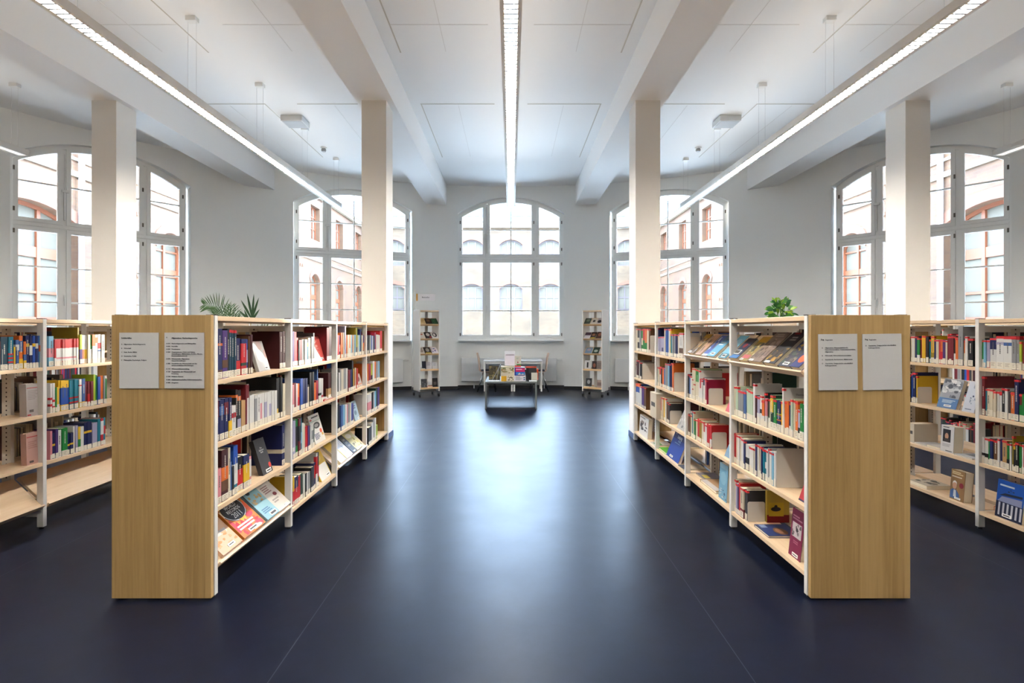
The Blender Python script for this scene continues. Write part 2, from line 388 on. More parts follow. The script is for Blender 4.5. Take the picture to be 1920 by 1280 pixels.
def bookcase(key, label):
    s, fx = ROWS[key]
    cx = s * (fx + DEP / 2); hw = DEP / 2
    root = tag(empty('bookcase', place(cx, Y0, 0)), label, 'bookcase', 'double-sided birch bookcases')
    for y0, y1 in ((-0.03, -0.004), (NB + 0.034, NB + 0.06)):
        MB().box(-hw + 0.004, hw - 0.004, y0, y1, 0.014, TOPH + 0.002).build('end_panel', BIRCH, root, bevel=0.0015)
    for k in range(NB + 1):
        a, b = (k - 0.0155, k + 0.0155) if 0 < k < NB else ((0.0, 0.031) if k == 0 else (NB - 0.001, NB + 0.03))
        fr = MB()
        for x in (-hw, hw - 0.046): fr.box(x, x + 0.046, a, b, 0.014, TOPH)
        fr.box(-hw + 0.04, hw - 0.04, a + 0.004, b - 0.004, 1.405, 1.452).box(-hw + 0.04, hw - 0.04, a + 0.004, b - 0.004, 0.085, 0.125)
        fo = fr.build('upright', STEELW, root, bevel=0.003)
        cp = MB()
        for x in (-hw - 0.001, hw - 0.047): cp.box(x, x + 0.048, a - 0.001, b + 0.001, TOPH, TOPH + 0.005)
        # black caps and feet are separate bits of the same upright
        for i, x in enumerate((-hw - 0.001, hw - 0.047)):
            MB().box(x, x + 0.048, a - 0.001, b + 0.001, TOPH, TOPH + 0.005).build('cap', BLACK, fo)
            MB().lathe([(0.016, 0.0), (0.016, 0.008), (0.008, 0.016)], (x + 0.024, (a + b) / 2, 0), 10).build('foot', BLACK, fo)
        p = MB().box(-0.032, 0.032, a + 0.002, b - 0.002, 0.1, 1.43).build('centre_post', HOLES, root)
    for k in range(NB):
        a, b = (k + 0.0165, k + 0.9835)
        if k == 0: a = 0.032
        if k == NB - 1: b = NB - 0.002
        MB().box(-hw + 0.001, hw - 0.001, a, b, TOPH - 0.028, TOPH - 0.002).build('top_board', BOARD, root, bevel=0.0015)
        for side in (-1, 1):
            vis = side == -s           # the side turned to the middle aisle
            x0, x1 = sorted((side * (hw - 0.002), side * 0.034))
            for li in range(4):
                z = LOW if li == 0 else LEV[li - 1]
                if vis and DISPLAY.get((key, k)) == li:
                    zf = 0.165 if li == 0 else z + 0.035
                    M = Matrix.Translation((side * (hw - 0.004), 0, zf)) @ Matrix.Rotation(side * R(43), 4, 'Y')
                    q = [-side * 0.285, 0.0]
                    d = MB().box(min(q), max(q), a, b, -0.018, 0.0, M=M).build('display_board', BOARD, root, bevel=0.001)
                    w = [0.0, side * 0.012]
                    MB().box(min(w), max(w), a, b, -0.018, 0.02, M=M).build('lip', BOARD, d)
                else:
                    MB().box(x0, x1, a, b, z - 0.025, z).build('shelf_board', BOARD, root, bevel=0.0015)
    return root
CASES = {
 'L1': bookcase('L1', 'birch double-sided bookcase on the left of the middle aisle, two white notices on its end'),
 'R1': bookcase('R1', 'birch double-sided bookcase on the right of the middle aisle, its notices hung slightly crooked'),
 'L2': bookcase('L2', 'outer left bookcase with white uprights, cut by the left picture edge, bottom shelf boards empty'),
 'R2': bookcase('R2', 'outer right bookcase, cut by the right picture edge, white ring binders on its top shelf'),
 'L3': bookcase('L3', 'outermost left bookcase, seen only through the gaps of the outer left bookcase'),
 'R3': bookcase('R3', 'outermost right bookcase, seen only through the gaps of the outer right bookcase'),
}
# ------------------------------------------------------------------ notices on the end panels
PAPER = mat('notice_paper', (190, 190, 190), 0.6)
INK = mat('ink', (38, 38, 42), 0.7)
def notice(x0, x1, z0, z1, rot, label, lines, head):
    w = x1 - x0; h = z1 - z0
    M = Matrix.Translation(((x0 + x1) / 2, Y0 - 0.031, (z0 + z1) / 2)) @ Matrix.Rotation(rot, 4, 'Y')
    t = tag(empty('notice', M), label, 'sign', 'white shelf notices on the end panels')
    MB().box(-w / 2, w / 2, -0.004, 0, -h / 2, h / 2).build('sheet', PAPER, t)
    lt = []
    text('heading_lettering', head[0], 0.0105, INK, t, Matrix.Translation((-w / 2 + head[1], -0.0044, h / 2 - 0.032)), bold=0.0003)
    for xx, yy, s in lines:
        text('lettering', s, 0.0088, INK, t, Matrix.Translation((-w / 2 + xx, -0.0044, h / 2 - yy)), bold=0.00012)
q = 0.207 / 780.0     # metres per zoom pixel on the notices
notice(-2.053, -1.847, 1.117, 1.409, 0.0, 'white notice headed Schülerhilfen on the left bookcase end, the sheet farther from the aisle',
       [(0.011, 0.064, 'A'), (0.024, 0.064, 'Allgemeines, Nachschlagewerke'), (0.011, 0.085, 'B'), (0.024, 0.085, 'Wirtschaft'), (0.011, 0.105, 'C'), (0.024, 0.105, 'Staat, Recht, Militär'),
        (0.011, 0.126, 'D'), (0.024, 0.126, 'Geschichte, Politik'), (0.011, 0.147, 'E'), (0.024, 0.147, 'Philosophie, Psychologie, Religion')], ('Schülerhilfen', 0.011))
rows = [(0.060, 'A 010', 'Nachschlagewerke und Bibliografien'), (0.0745, 'A 020', 'Periodika'), (0.0895, 'A 030', 'Pseudonyme'), (0.1045, 'A 050', 'Organisationen, Daten und Fakten,'),
        (0.1145, '', 'Ausstellungen, Bibliotheken, Archive, Messen,'), (0.125, '', 'Kommunikationsberufe'), (0.140, 'A 070', 'Wissenschaft, Allgemeines'), (0.150, '', 'Gesamtdarstellungen'),
        (0.165, 'A 080', 'Geschichte der Wissenschaft und der'), (0.1755, '', 'wissenschaftlichen Einrichtungen'), (0.193, 'A 110', 'Wissenschaftsentwicklung'), (0.2075, 'A 120', 'Organisation der Wissenschaft und'),
        (0.218, '', 'Forschung'), (0.233, 'A 130', 'Weitere Themen'), (0.2495, 'A 200', 'Geisteswissenschaften, Kulturwissenschaften'), (0.265, 'A 300', 'Zeugnisse')]
notice(-1.816, -1.609, 1.117, 1.409, 0.0, 'densely printed white notice on the left bookcase end, the sheet next to the aisle',
       [(0.009, y, a) for y, a, b in rows if a] + [(0.037, y, b) for y, a, b in rows] + [(0.009, 0.028, 'A')], ('Allgemeines, Nachschlagewerke', 0.037))
notice(1.613, 1.817, 1.108, 1.402, -0.012, 'white notice with four short entries on the right bookcase end, next to the aisle',
       [(0.034, 0.075, 'Allgemeines, Wissenschaftskunde,'), (0.034, 0.085, 'Naturwissenschaften, Geisteswissenschaften,'), (0.034, 0.096, 'Allgemeines'), (0.017, 0.075, 'A'), (0.017, 0.116, 'B'), (0.034, 0.116, 'Wirtschaft, Wirtschaftswissenschaften'),
        (0.017, 0.137, 'C'), (0.034, 0.137, 'Staatskunde, Rechtswesen, Militärwesen'), (0.017, 0.157, 'D'), (0.034, 0.157, 'Geschichte, Zeitgeschichte einschließlich'), (0.034, 0.168, 'Kulturgeschichte'), (0.037, 0.033, 'Regionales')], ('Reg', 0.013))
notice(1.845, 2.049, 1.109, 1.403, -0.016, 'nearly empty white notice on the right bookcase end, the sheet farther from the aisle',
       [(0.014, 0.064, 'D'), (0.030, 0.064, 'Geschichte, Zeitgeschichte einschließlich'), (0.030, 0.076, 'Kulturgeschichte'), (0.034, 0.033, 'Regionales')], ('Reg', 0.012))
# ------------------------------------------------------------------ books
import re
COL = dict(nv=(24, 32, 84, 'navy'), bl=(38, 82, 170, 'blue'), lb=(126, 184, 216, 'light blue'), tl=(20, 118, 140, 'teal'), dt=(18, 62, 80, 'dark teal'), gr=(26, 128, 52, 'green'),
  dg=(22, 58, 42, 'dark green'), lg=(188, 208, 180, 'pale green'), yg=(170, 192, 44, 'lime'), yl=(236, 190, 44, 'yellow'), ol=(150, 128, 24, 'olive'), rd=(196, 36, 40, 'red'),
  dr=(116, 26, 36, 'dark red'), mr=(62, 16, 20, 'maroon'), pk=(222, 140, 150, 'pink'), cr=(160, 28, 62, 'crimson'), pu=(76, 46, 116, 'purple'), lv=(170, 166, 196, 'lavender'),
  wh=(228, 228, 224, 'white'), cm=(220, 210, 184, 'cream'), be=(196, 182, 156, 'beige'), gy=(146, 148, 150, 'grey'), dk=(62, 62, 66, 'charcoal'), bk=(20, 20, 23, 'black'),
  bn=(98, 66, 42, 'brown'), tn=(196, 156, 104, 'tan'), og=(228, 114, 44, 'orange'), sb=(64, 100, 160, 'steel blue'))
COL['or'] = COL.pop('og')
def cm_(k): return mat('cover_' + COL[k][3].replace(' ', '_'), tuple(int(v * 0.85) for v in COL[k][:3]), 0.5, 0.0, 0.3)
PAGES = mat('book_pages', (224, 214, 190), 0.85)
STICK = mat('spine_sticker', (204, 198, 182), 0.6)
REDT = mat('red_tape', (188, 28, 34), 0.5)
PRINT = mat('sticker_print', (70, 68, 64), 0.7)
TLIGHT = mat('title_print_light', (188, 184, 172), 0.6)
TDARK = mat('title_print_dark', (84, 82, 84), 0.6)
ORD = ('first second third fourth fifth sixth seventh eighth ninth tenth eleventh twelfth thirteenth fourteenth fifteenth sixteenth seventeenth eighteenth nineteenth twentieth twenty-first twenty-second '
       'twenty-third twenty-fourth twenty-fifth twenty-sixth twenty-seventh twenty-eighth twenty-ninth thirtieth thirty-first thirty-second thirty-third thirty-fourth thirty-fifth thirty-sixth thirty-seventh thirty-eighth thirty-ninth fortieth').split()
BAYN = ['nearest', 'second', 'third', 'farthest']; LEVN = ['bottom', 'third', 'second', 'top']
ROWN = dict(L1='left aisle bookcase', R1='right aisle bookcase', L2='outer left bookcase', R2='outer right bookcase')
SETB = 0.022
def py(row, x, off=SETB):
    return F * (ROWS[row][1] + off) / abs(x - 958)
def shelf_z(row, bay, lev): return LOW if lev == 0 else LEV[lev - 1]
def parse_col(c):
    m = re.match(r'([a-z]{2})(.*)$', c); base, rest = m.group(1), m.group(2); bands = []
    for op, k, n1, n2 in re.findall(r'([/^=])([a-z]{2})(\d+)(?:-(\d+))?', rest):
        n1 = int(n1) / 100
        bands.append((k, 0.0, n1) if op == '/' else (k, 1 - n1, 1.0) if op == '^' else (k, n1, int(n2) / 100))
    return base, bands
def face_world(row, y, z, off):
    s, fx = ROWS[row]
    return Matrix.Translation((s * (fx + off), y, z)) @ Matrix.Rotation(PI / 2 if s < 0 else -PI / 2, 4, 'Z')
BOOKS = []      # every shelved book: dict with matrix, size, colours, area in the picture
def shelf(row, bay, lev, spec):
    """spec 'x|x colour ytop|...' read off the photograph from left to right: each book's spine gives its real thickness and height"""
    s, fx = ROWS[row]; z = shelf_z(row, bay, lev); gap = (0.345 if lev == 0 else 0.315)
    parts = [p.split() for p in spec.split('|')]; x = float(parts[0][0]); last = None; n = 0; tot = []
    for p in parts[1:]:
        x1 = float(p[0])
        if p[1] == '-': x = x1; continue
        k = 1
        c = p[1]
        if '*' in c: c, k = c.split('*'); k = int(k)
        if len(p) > 2: last = float(p[2])
        for i in range(k):
            a = x + (x1 - x) * i / k; b = x + (x1 - x) * (i + 1) / k
            ya, yb = py(row, a), py(row, b); ym = (ya + yb) / 2
            h = EYE - (last - 617) * ym / F - z
            # later books of a run keep the height of the first one named
            if len(p) <= 2 or i > 0: h = tot[-1]['h'] * (1 + random.uniform(-0.012, 0.012)) if len(p) <= 2 and tot else (tot[-1]['h'] if i > 0 else h)
            h = min(max(h, 0.14), gap - 0.012); n += 1
            d = min(max(h * 0.72 + random.uniform(-0.01, 0.015), 0.115), 0.222)
            base, bands = parse_col(c)
            tot.append(dict(row=row, bay=bay, lev=lev, y0=min(ya, yb), y1=max(ya, yb), ystart=ya, t=abs(yb - ya) - 0.0006, h=h, d=d, c=base, bands=bands, n=n, z=z,
                            off=SETB + random.uniform(-0.004, 0.006), area=abs(b - a) * h * F / ym, txt=(p[3] if len(p) > 3 else None)))
            # keep clear of the uprights
            lo, hi = Y0 + bay + 0.018, Y0 + bay + 0.982
            if bay == 0: lo = Y0 + 0.034
            B = tot[-1]
            if B['y0'] < lo or B['y1'] > hi:
                B['y0'] = max(B['y0'], lo); B['y1'] = min(B['y1'], hi); B['t'] = B['y1'] - B['y0'] - 0.0006
                if B['t'] < 0.004: tot.pop(); n -= 1; continue
        x = x1
    BOOKS.extend(tot)
def fill(row, bay, lev, y0, y1, back=False, pal=None, hmean=0.215):
    """books of which the photograph shows only slivers"""
    s, fx = ROWS[row]; z = shelf_z(row, bay, lev); y = y0
    pal = pal or 'bk nv dr mr dg be gy wh cm bn bl dk rd wh'.split()
    while y < y1 - 0.02:
        t = random.uniform(0.012, 0.042); h = min(max(random.gauss(hmean, 0.03), 0.16), 0.295)
        if y + t > y1: break
        BOOKS.append(dict(row=row, bay=bay, lev=lev, y0=y, y1=y + t, t=t - 0.0006, h=h, d=min(h * 0.74, 0.22), c=random.choice(pal), bands=[], n=0, z=z, off=SETB, area=0, back=back, txt=None)); y += t

# --- left aisle bookcase, from the near bay to the far one
shelf('L1', 0, 3, '406|416.3 nv=or66-71/bn18 616|426 pu=bn22-38 619|430.3 bk 616|434.5 dt^rd6/cm6 618|438.6 dt^rd6/cm6 619|442.7 dt^rd6/cm6 619|452 nv/rd40 634|462 rd^nv12=dg26-34 635.5|466.3 bl=lv34-70 636|468.5 bn 630|473 mr 627|524 -|529.5 mr 622|534.5 mr 621')
shelf('L1', 0, 2, '406|412.5 dr/nv60 752|421 nv=sb62-84 749|428.3 nv=dr60-90 746|434 nv/yl42 745|442 wh=rd60-76 760|446 bk=or82-88 730|452.5 bk=or76-86/lv34/yl10 731|457 tn 750|461.5 tn 750|464.5 dr 721|468.3 wh=dr70-98 720|472.5 wh 741|477 wh|481.5 wh=gy10-90 741|487.5 wh 739|492.5 wh=pk20-70 738|497 wh 737|501.5 wh=lv20-70 736|505.8 wh 735|510 wh=lv20-60 734|514.3 wh 733|519 wh 732|522.3 bk/yl25 709|526 bk 708 2006|529.8 bk 707|534 cm 719')
shelf('L1', 0, 1, '407|414.6 pk 878|427 mr=or40-66=bn20-40 842|431.5 cm 839|434.5 sb 866|438.2 bk 874|446 tl=wh20-62=bl62-100 835|456.5 bk=rd16-64/yl18 856|467.4 nv=yl20-72/lv18 852|471 pk=wh30-90 855|530 -|535.5 nv=cm30-40 796')
shelf('L1', 1, 3, '548.3|551.4 pu 621|555.6 rd 622|559.2 rd 633|561.7 bk 637|564.3 dr 637|567 dr|571 gy 636|575 wh 636|578.8 tl=yl72-88^bk10 637|584 be=gy10-30 633|588 gy 631|590.2 dk 624|612 -|616.5 dr 614|621.5 mr 612')
shelf('L1', 1, 2, '548.3|550.6 pk/wh30 721|555.2 dr 718|558 wh 719|563 or=rd10-50 719|567.5 bl 709.5|572 nv 709.5|576.4 nv 709|581 cm^bk10 721|585 bk 698|588.6 bk 697|592.4 or 717|596 cr 713|597.5 sb 692|602 wh=bk30-40 709|605 wh=rd20-30 709|607.6 dr 709|616 -|621.5 mr/tn40 698')
shelf('L1', 1, 1, '549.4|552 lv=wh20-30 788|555 lv 788|559.5 gr=bk30-80 785|563.8 dr=bk40-80 784|567.5 tl=lb30-60 783|570 wh 793|572.6 cm 794|576.8 rd 798|579 pu 798|581.7 dk 798|585 wh 798|588 wh=gy40-80 798|591 dg/wh20 798')
shelf('L1', 1, 0, '549.4|552 yl/rd50 893|559 nv/rd60 893|562.7 rd 892|569 dg 888|572 wh 889|574.7 bk|579 wh 886|582.7 gy 884|586 bk 876|589 dk 874|592.7 nv=rd40-90 867|595.5 wh=rd40-90 849|598.5 bk=rd30-60 848')
shelf('L1', 2, 3, '632.5|635.8 rd/wh14 628|639 pu=wh30-60 629|641.5 or 623.5|644 or 623.5|646 cm|648 lv 611|649.6 nv 628|651.5 or|654.5 cm|656.2 or/wh40|658.4 cm|660.4 lb|662.5 or|664.6 cm|666.6 lb|668.2 ol 614|670.6 yg/nv30 614.5|673 cm 628|675 lb|677.7 nv 617|680 cm 628|682.4 pu=or20-60|684.5 or|686.8 tl')
shelf('L1', 2, 2, '632.5|635 bk 699|637.5 wh|640 gy 692|645 cm 692|650 gy 691|653 wh|656.5 dr 693|659.3 nv|662 bk 676|664.8 yl 691|666.5 dr|668.5 cm|671 rd 690')
shelf('L1', 2, 1, '633|636.5 bk 757|639.5 nv 762|643 sb 759|647 lb 759|650 wh 758|653 pk 758|656 gy 756|658.5 cm|661 bl 756|664 pu 756')
shelf('L1', 3, 3, '689.6|692.5 dk 628|695.7 gy|698 bl 629|700.5 wh|702.5 nv|705 cr 623|706.8 wh 627|710 cm|713 wh 628|717 rd 620')
shelf('L1', 3, 2, '689.6|692 or 682|695.5 cr|698.7 yg/bk40 682|702 wh 677|705 or 678|709 gy 677|711.5 lb')
shelf('L1', 3, 1, '689.6|696.4 wh=pk20-60 738|700.3 bk 735|702 wh|705 lb 733|708 dg 727|711.5 pu')
shelf('L1', 3, 0, '690.5|696.5 bk 800|700 wh 792|703 gy 785|705.5 wh|708 yg 796')
# --- right aisle bookcase, read from the far bay to the near one
shelf('R1', 3, 3, '1189|1192 dr 616|1195.8 cm|1199 bk=cm40-60|1202 gy|1205 gr=cm30-60|1209 rd/gr50 616|1213 or/gr40|1216 cm|1218.4 bn')
shelf('R1', 3, 2, '1189.5|1192 gr 682|1194 wh|1198.5 mr 675|1200 wh 678|1203.5 bk 679')
shelf('R1', 3, 1, '1190|1195 bl=wh10-60^or14 718|1199.8 bl=wh10-60^or14 719|1203.5 wh 724|1207.5 pu 724|1211 bn')
shelf('R1', 2, 3, '1230.5|1232.4 rd 626|1234 nv 615|1237 lv 631|1240 lv|1243 lv=nv20-40|1246 lv|1248 cm 616|1251 bl 616|1253 sb|1255.5 wh 617|1258 yl 616|1260.7 tl 626|1263 gy|1266 gy|1268.5 nv|1270.6 nv|1272.6 cm|1280 wh/bn40 624')
shelf('R1', 2, 2, '1230|1233.5 tl 687|1236 cm|1239 rd/wh60 687|1241 bk|1244.5 or 689|1247.5 sb 689|1250.5 gy 681|1253 gy|1255.5 lb 682|1258 nv 682|1260.5 nv 680|1263 or 681')
shelf('R1', 2, 1, '1232.5|1235 yg 747|1238 or 744|1241 rd/cm40 744|1244 cm|1247 yl 746|1249 wh|1252 bn 753|1255 dk 756')
shelf('R1', 1, 2, '1287.5|1289.6 nv 704|1292 bk 701|1295 sb 704|1297.5 wh|1301 cm=rd30-34=rd60-64 690|1304.4 cm=rd46-50 690|1310.5 gr/cm60 692|1312.5 wh 694|1315.5 rd/wh60 710|1317.6 wh 712|1320.5 nv/wh70 708|1322.5 wh|1325.3 cr 712')
shelf('R1', 1, 1, '1286.6|1289 cm 760|1291.4 dr 775|1294 bn|1296.5 cm|1299.2 tl 770|1301 cm|1304 gr 785|1306.8 cm|1311 rd 785|1315 ol 788|1318.5 cm|1322.5 rd=wh20-60 794|1326 wh|1331 rd 795|1334 rd=wh10-40 796')
shelf('R1', 0, 2, '1371.3|1376 dg/cm8 705|1379.6 cm 724|1384 lg 724|1389 gy 731|1394 gy|1398.3 sb 734|1403 lg 728|1407.4 lg 731|1412 lg 733|1416 wh 719|1419 mr 741|1424 lv/wh40 743|1428 wh=bk40-54 741|1433.5 or/wh40 750|1435.6 bk 736|1438.8 pk/wh40 747|1442.5 dg/wh35 747|1445 cm|1450.2 dg/wh22=yl50-90 740|1456.2 gr/wh15 748|1463 nv/wh25=yg56-59=rd52-55=sb48-51=or36-40 751|1467.6 yl/wh20 752|1470.4 wh 727 Thomas|1474 or/wh20 752|1478 or/wh20|1480.4 nv/wh30|1484 lg/wh20 748|1487 lg/wh20|1490 cm|1495 or/wh12 752|1499 lv/bk40 768|1505.6 gr/wh25 757|1511 bl/wh20=gr40-60 752')
shelf('R1', 0, 1, '1372.6|1376 tl 815|1381 rd 812|1384 cm 815|1387 wh|1390 cm|1395 wh 822|1397.6 nv 826|1404 wh/bk50 833|1409 wh 837|1413 wh|1417 cm|1420 nv 832|1422.6 wh|1427.6 be 836|1429.6 nv|1433.5 tl 841|1437.5 tl=wh40-60|1440.2 wh|1443 gy 840|1447 wh 846|1450.6 lb|1454.4 wh 848')
shelf('R1', 0, 0, '1370.5|1375.3 wh 897|1380.2 cm 898|1383.4 lv 906|1386.2 nv 908|1388.7 rd 905|1395 cm/dr30 914|1399.5 dk 918')
# --- outer left bookcase
shelf('L2', 0, 3, '-58|-42 wh 640|-26 bl 636|-12 gr 638|2 rd 640|15.7 dt 631|25.6 tl/wh14=rd20-26=rd32-38=rd44-50 631|28.5 yl 650|31 nv 650|37.6 sb/wh18=wh64-84 637|44.6 or/yl30=sb52-84 629|49.5 or/yl30=sb30-52 640|56 nv=yl66-76/wh14 629|61 nv=wh40-70/wh14|66 bl=yl66-76/wh14|70.6 nv=wh60-76/wh14|73.4 bl/wh14|78.5 lb=or50-70 629|82 wh|85.4 wh')
shelf('L2', 1, 3, '93|102.3 lb=pk30-60 630|105.3 rd/wh30 636|109.4 wh^rd34=pk26-32=pk12-18 636|113.6 wh^rd34=pk26-32=pk12-18|117.8 wh^rd34=pk26-32=pk12-18|122 wh^rd34=pk26-32=pk12-18|126.2 wh^rd34=pk26-32=pk12-18|130.4 wh^rd34=pk26-32=pk12-18|134.6 wh^rd34=pk26-32=pk12-18|138.8 wh^rd34=pk26-32=pk12-18|143 wh^rd34=pk26-32=pk12-18|146.4 wh^rd34|149 ol 613.6|153.8 yg/pu50 627|158.6 wh/or50 628|164 wh/yl50|169 cm|173 gr/wh50|178.4 wh^or40 627|184 wh=or70-90|190 wh=rd50-70=sb40-44|196.5 wh')
shelf('L2', 1, 2, '94|98.4 wh=rd22-30=rd44-52 719|103.2 wh=rd14-22=rd36-44|106.5 gr 726|111 yl/wh30|114 yl=bl24-74 713|121.5 yl=bl20-76 713|129.8 yl=bl20-76 713|134.7 tl=rd20-26=rd36-42 713|139.4 tl=rd20-26=rd36-42|144 tl=rd20-26=rd36-42|148.6 tl=rd20-26=rd36-42|153.6 wh/yl20=rd76-80|159.8 sb/yl20|165 dr/wh12 715|169.8 dr=rd10-50/wh12|175 dr/wh12|178.6 yg 702|182.8 gr 703|188 bl 706|194 or 704|197 gy|200.4 wh=gr12-90 704')
shelf('L2', 1, 1, '93.4|97.4 pk 808|103.6 nv=yl50-58 812|109 pu/wh12 804|116 wh 806|127 gr/wh20 802|132 nv=yl40-48 812|138 nv=yl44-52|141.4 wh 799|146 lv|151 yl/gr50 800|157.6 wh|163 nv=yl60-68/wh14 792|168 nv=yl60-68/wh14|172.4 nv=yl60-68/wh14|178 lv/wh12 793|183 lv/wh12|188.4 tl/wh14 785|193.6 rd=wh40-90|199 tl=rd40-70/wh14')
# --- outer right bookcase
shelf('R2', 1, 3, '1702|1706.8 dk 631|1709.6 cm 630|1712.6 wh|1716 cm|1720 nv 630|1724.8 gr/wh30 633|1729 dr|1732 yl 629|1735 yl|1737 dr|1742 bk 631|1744.4 tl 636|1751 yl/ol40 630|1755 nv 636|1760 cm|1763 rd 637|1767 or/rd50 636|1772.6 pu 637|1776 cm|1780 dr 630|1784.5 dr|1788.4 dr|1792 bk/wh40|1797 or 633|1806.4 gy 612|1810 or=cm10-50 638|1815 wh 630|1824.5 bk 634')
shelf('R2', 1, 2, '1702|1707.5 bk 702|1710 bl 700|1716 nv 698|1717.8 bk 704')
shelf('R2', 0, 3, '1833.5|1842 yl 638|1845 gr/wh30 637|1849 lb|1855 lv/rd20 637|1866.8 wh^nv38 633|1881.6 wh^rd5=lv74-82 630|1897 wh^rd5=sb72-82 631|1906 gy^rd10 630|1912 gy^rd10|1916 yg/cm30 640|1920.5 dr|1930 be 630|1945 nv|1960 wh')
shelf('R2', 0, 2, '1834|1838.6 dr 729|1847.4 dr 705|1849.6 tl 728|1856 cm 728|1861.4 cm|1864 or/cm70 733|1868 cm 733|1872.6 wh|1877.4 wh^rd14|1884.6 bk 727|1890 wh|1894.6 dk 734|1902.5 or 735|1910.6 nv 711|1915.8 dr/gr60 738|1922 gr|1935 bk 730|1950 wh')
shelf('R2', 0, 1, '1833|1836.6 pu 819|1841 wh/bk30 819|1846 wh=bk30-40|1852.4 wh=bk20-40|1855.6 gr 823|1862 nv/wh24 822|1870.4 bn/wh24 825|1874 wh 822|1879.5 nv/wh24|1888.6 tn/wh16 825|1893.4 gr/bk40 830|1896.6 wh|1900 ol 817|1904 yl/bk80 832|1910.6 bk 829|1914.4 gr 832|1918.6 wh|1924 rd|1940 bn 825|1960 be')

# --- far sides and hidden stretches
for bay in range(4):
    for lev in (1, 2, 3):
        for row in ('L1', 'R1'): 
            a = Y0 + bay + 0.04; fill(row, bay, lev, a, a + random.uniform(0.45, 0.8), back=True)
        if bay in (0, 1):
            for row in ('L2', 'R2'):
                a = Y0 + bay + 0.04; fill(row, bay, lev, a, a + random.uniform(0.2, 0.6), back=True)
    for row in ('L1', 'R1'):
        if bay > 0: fill(row, bay, 0, Y0 + bay + 0.05, Y0 + bay + 0.4, back=True)
for row in ('L2', 'R2'):
    for bay in (2, 3):
        for lev in (1, 2, 3): fill(row, bay, lev, Y0 + bay + 0.05, Y0 + bay + 0.8)
for row in ('L3', 'R3'):
    for bay in range(4):
        for lev in (0, 1, 2, 3):
            a = Y0 + bay + 0.05; fill(row, bay, lev, a, a + random.uniform(0.3, 0.85)); fill(row, bay, lev, a, a + random.uniform(0.2, 0.7), back=True)
fill('R2', 0, 3, Y0 + 0.05, Y0 + 0.4); fill('R2', 0, 2, Y0 + 0.05, Y0 + 0.42); fill('R2', 0, 1, Y0 + 0.05, Y0 + 0.4)

def book_matrix(b):
    s, fx = ROWS[b['row']]
    if b.get('back'):
        M = Matrix.Translation((s * (fx + DEP - SETB), 0, b['z'])) @ Matrix.Rotation(-PI / 2 if s < 0 else PI / 2, 4, 'Z')
        return Matrix.Translation((0, b['y1'] if s < 0 else b['y0'], 0)) @ M
    M = Matrix.Translation((s * (fx + b['off']), 0, b['z'])) @ Matrix.Rotation(PI / 2 if s < 0 else -PI / 2, 4, 'Z')
    return Matrix.Translation((0, b['y0'] if s < 0 else b['y1'], 0)) @ M
def cover_c(t, d, h):
    bt = min(0.0025, t * 0.18); r = min(0.003, t * 0.25)
    poly = [(0, d), (0, r), (r * 0.35, r * 0.3), (r, 0), (t - r, 0), (t - r * 0.35, r * 0.3), (t, r), (t, d), (t - bt, d), (t - bt, bt), (bt, bt), (bt, d)]
    return bt, poly
def make_book(b, label):
    t, d, h = b['t'], b['d'], b['h']; bt, poly = cover_c(t, d, h)
    near = b['area'] > 330
    o = MB().prism(poly, 0, h, 'z').build('book', cm_(b['c']))
    o.matrix_world = book_matrix(b)
    tag(o, label, 'book', 'shelved books')
    MB().box(bt * 0.9, t - bt * 0.9, bt * 0.8, d - 0.003, 0.003, h - 0.003).build('page_block', PAGES, o)
    for k, z0, z1 in b['bands']:
        MB().box(-0.0003, t + 0.0003, -0.0004, d * 0.5 if near else 0.02, max(z0 * h, 0.0006) , z1 * h + (0.0003 if z1 >= 0.999 else 0)).build('cover_band', cm_(k), o)
    if b['row'] in ('R1', 'R2') and random.random() < 0.85:
        MB().box(-0.0006, t + 0.0006, -0.0008, 0.016, h - 0.017, h - 0.004).build('red_tape', REDT, o)
    lh = 0.034 if b['row'][0] == 'L' else 0.042
    sz = 0.004
    MB().box(max(t * 0.04, 0.0004), t - max(t * 0.04, 0.0004), -0.0011, 0.001, sz, sz + lh).build('spine_label', STICK, o)
    if near and t > 0.012:
        pr = MB()
        for i, (a, e) in enumerate(((0.2, 0.75), (0.2, 0.62), (0.2, 0.7))):
            z = sz + lh - 0.008 - i * 0.009
            pr.box(t * a, t * e, -0.0015, -0.001, z - 0.002, z)
        pr.build('label_lettering', PRINT, o)
        if t > 0.014 and not any(z0 < 0.5 < z1 for _, z0, z1 in b['bands']) or t > 0.02:
            lum = sum(COL[b['c']][:3]); tm = TLIGHT if lum < 420 else TDARK
            pr = MB(); z = h * random.uniform(0.42, 0.5); zt = h * random.uniform(0.74, 0.88); w = min(t * 0.11, 0.0035)
            while z < zt:
                l = random.uniform(0.004, 0.013); pr.box(t * 0.5 - w, t * 0.5 + w, -0.0012, -0.0003, z, z + l); z += l + 0.0022
            pr.build('title_lettering', tm, o)
    if b['txt'] == '2006':
        text('title_lettering', '2006', 0.034, TLIGHT, o, Matrix.Translation((-0.0006, 0.13, h - 0.055)) @ Matrix.Rotation(-PI / 2, 4, 'Z'), align='CENTER')
    if b['txt'] == 'Thomas':
        text('title_lettering', 'Thomas M', 0.017, TDARK, o, Matrix.Translation((t + 0.0008, 0.07, h - 0.045)) @ Matrix.Rotation(PI / 2, 4, 'Z'))
    return o
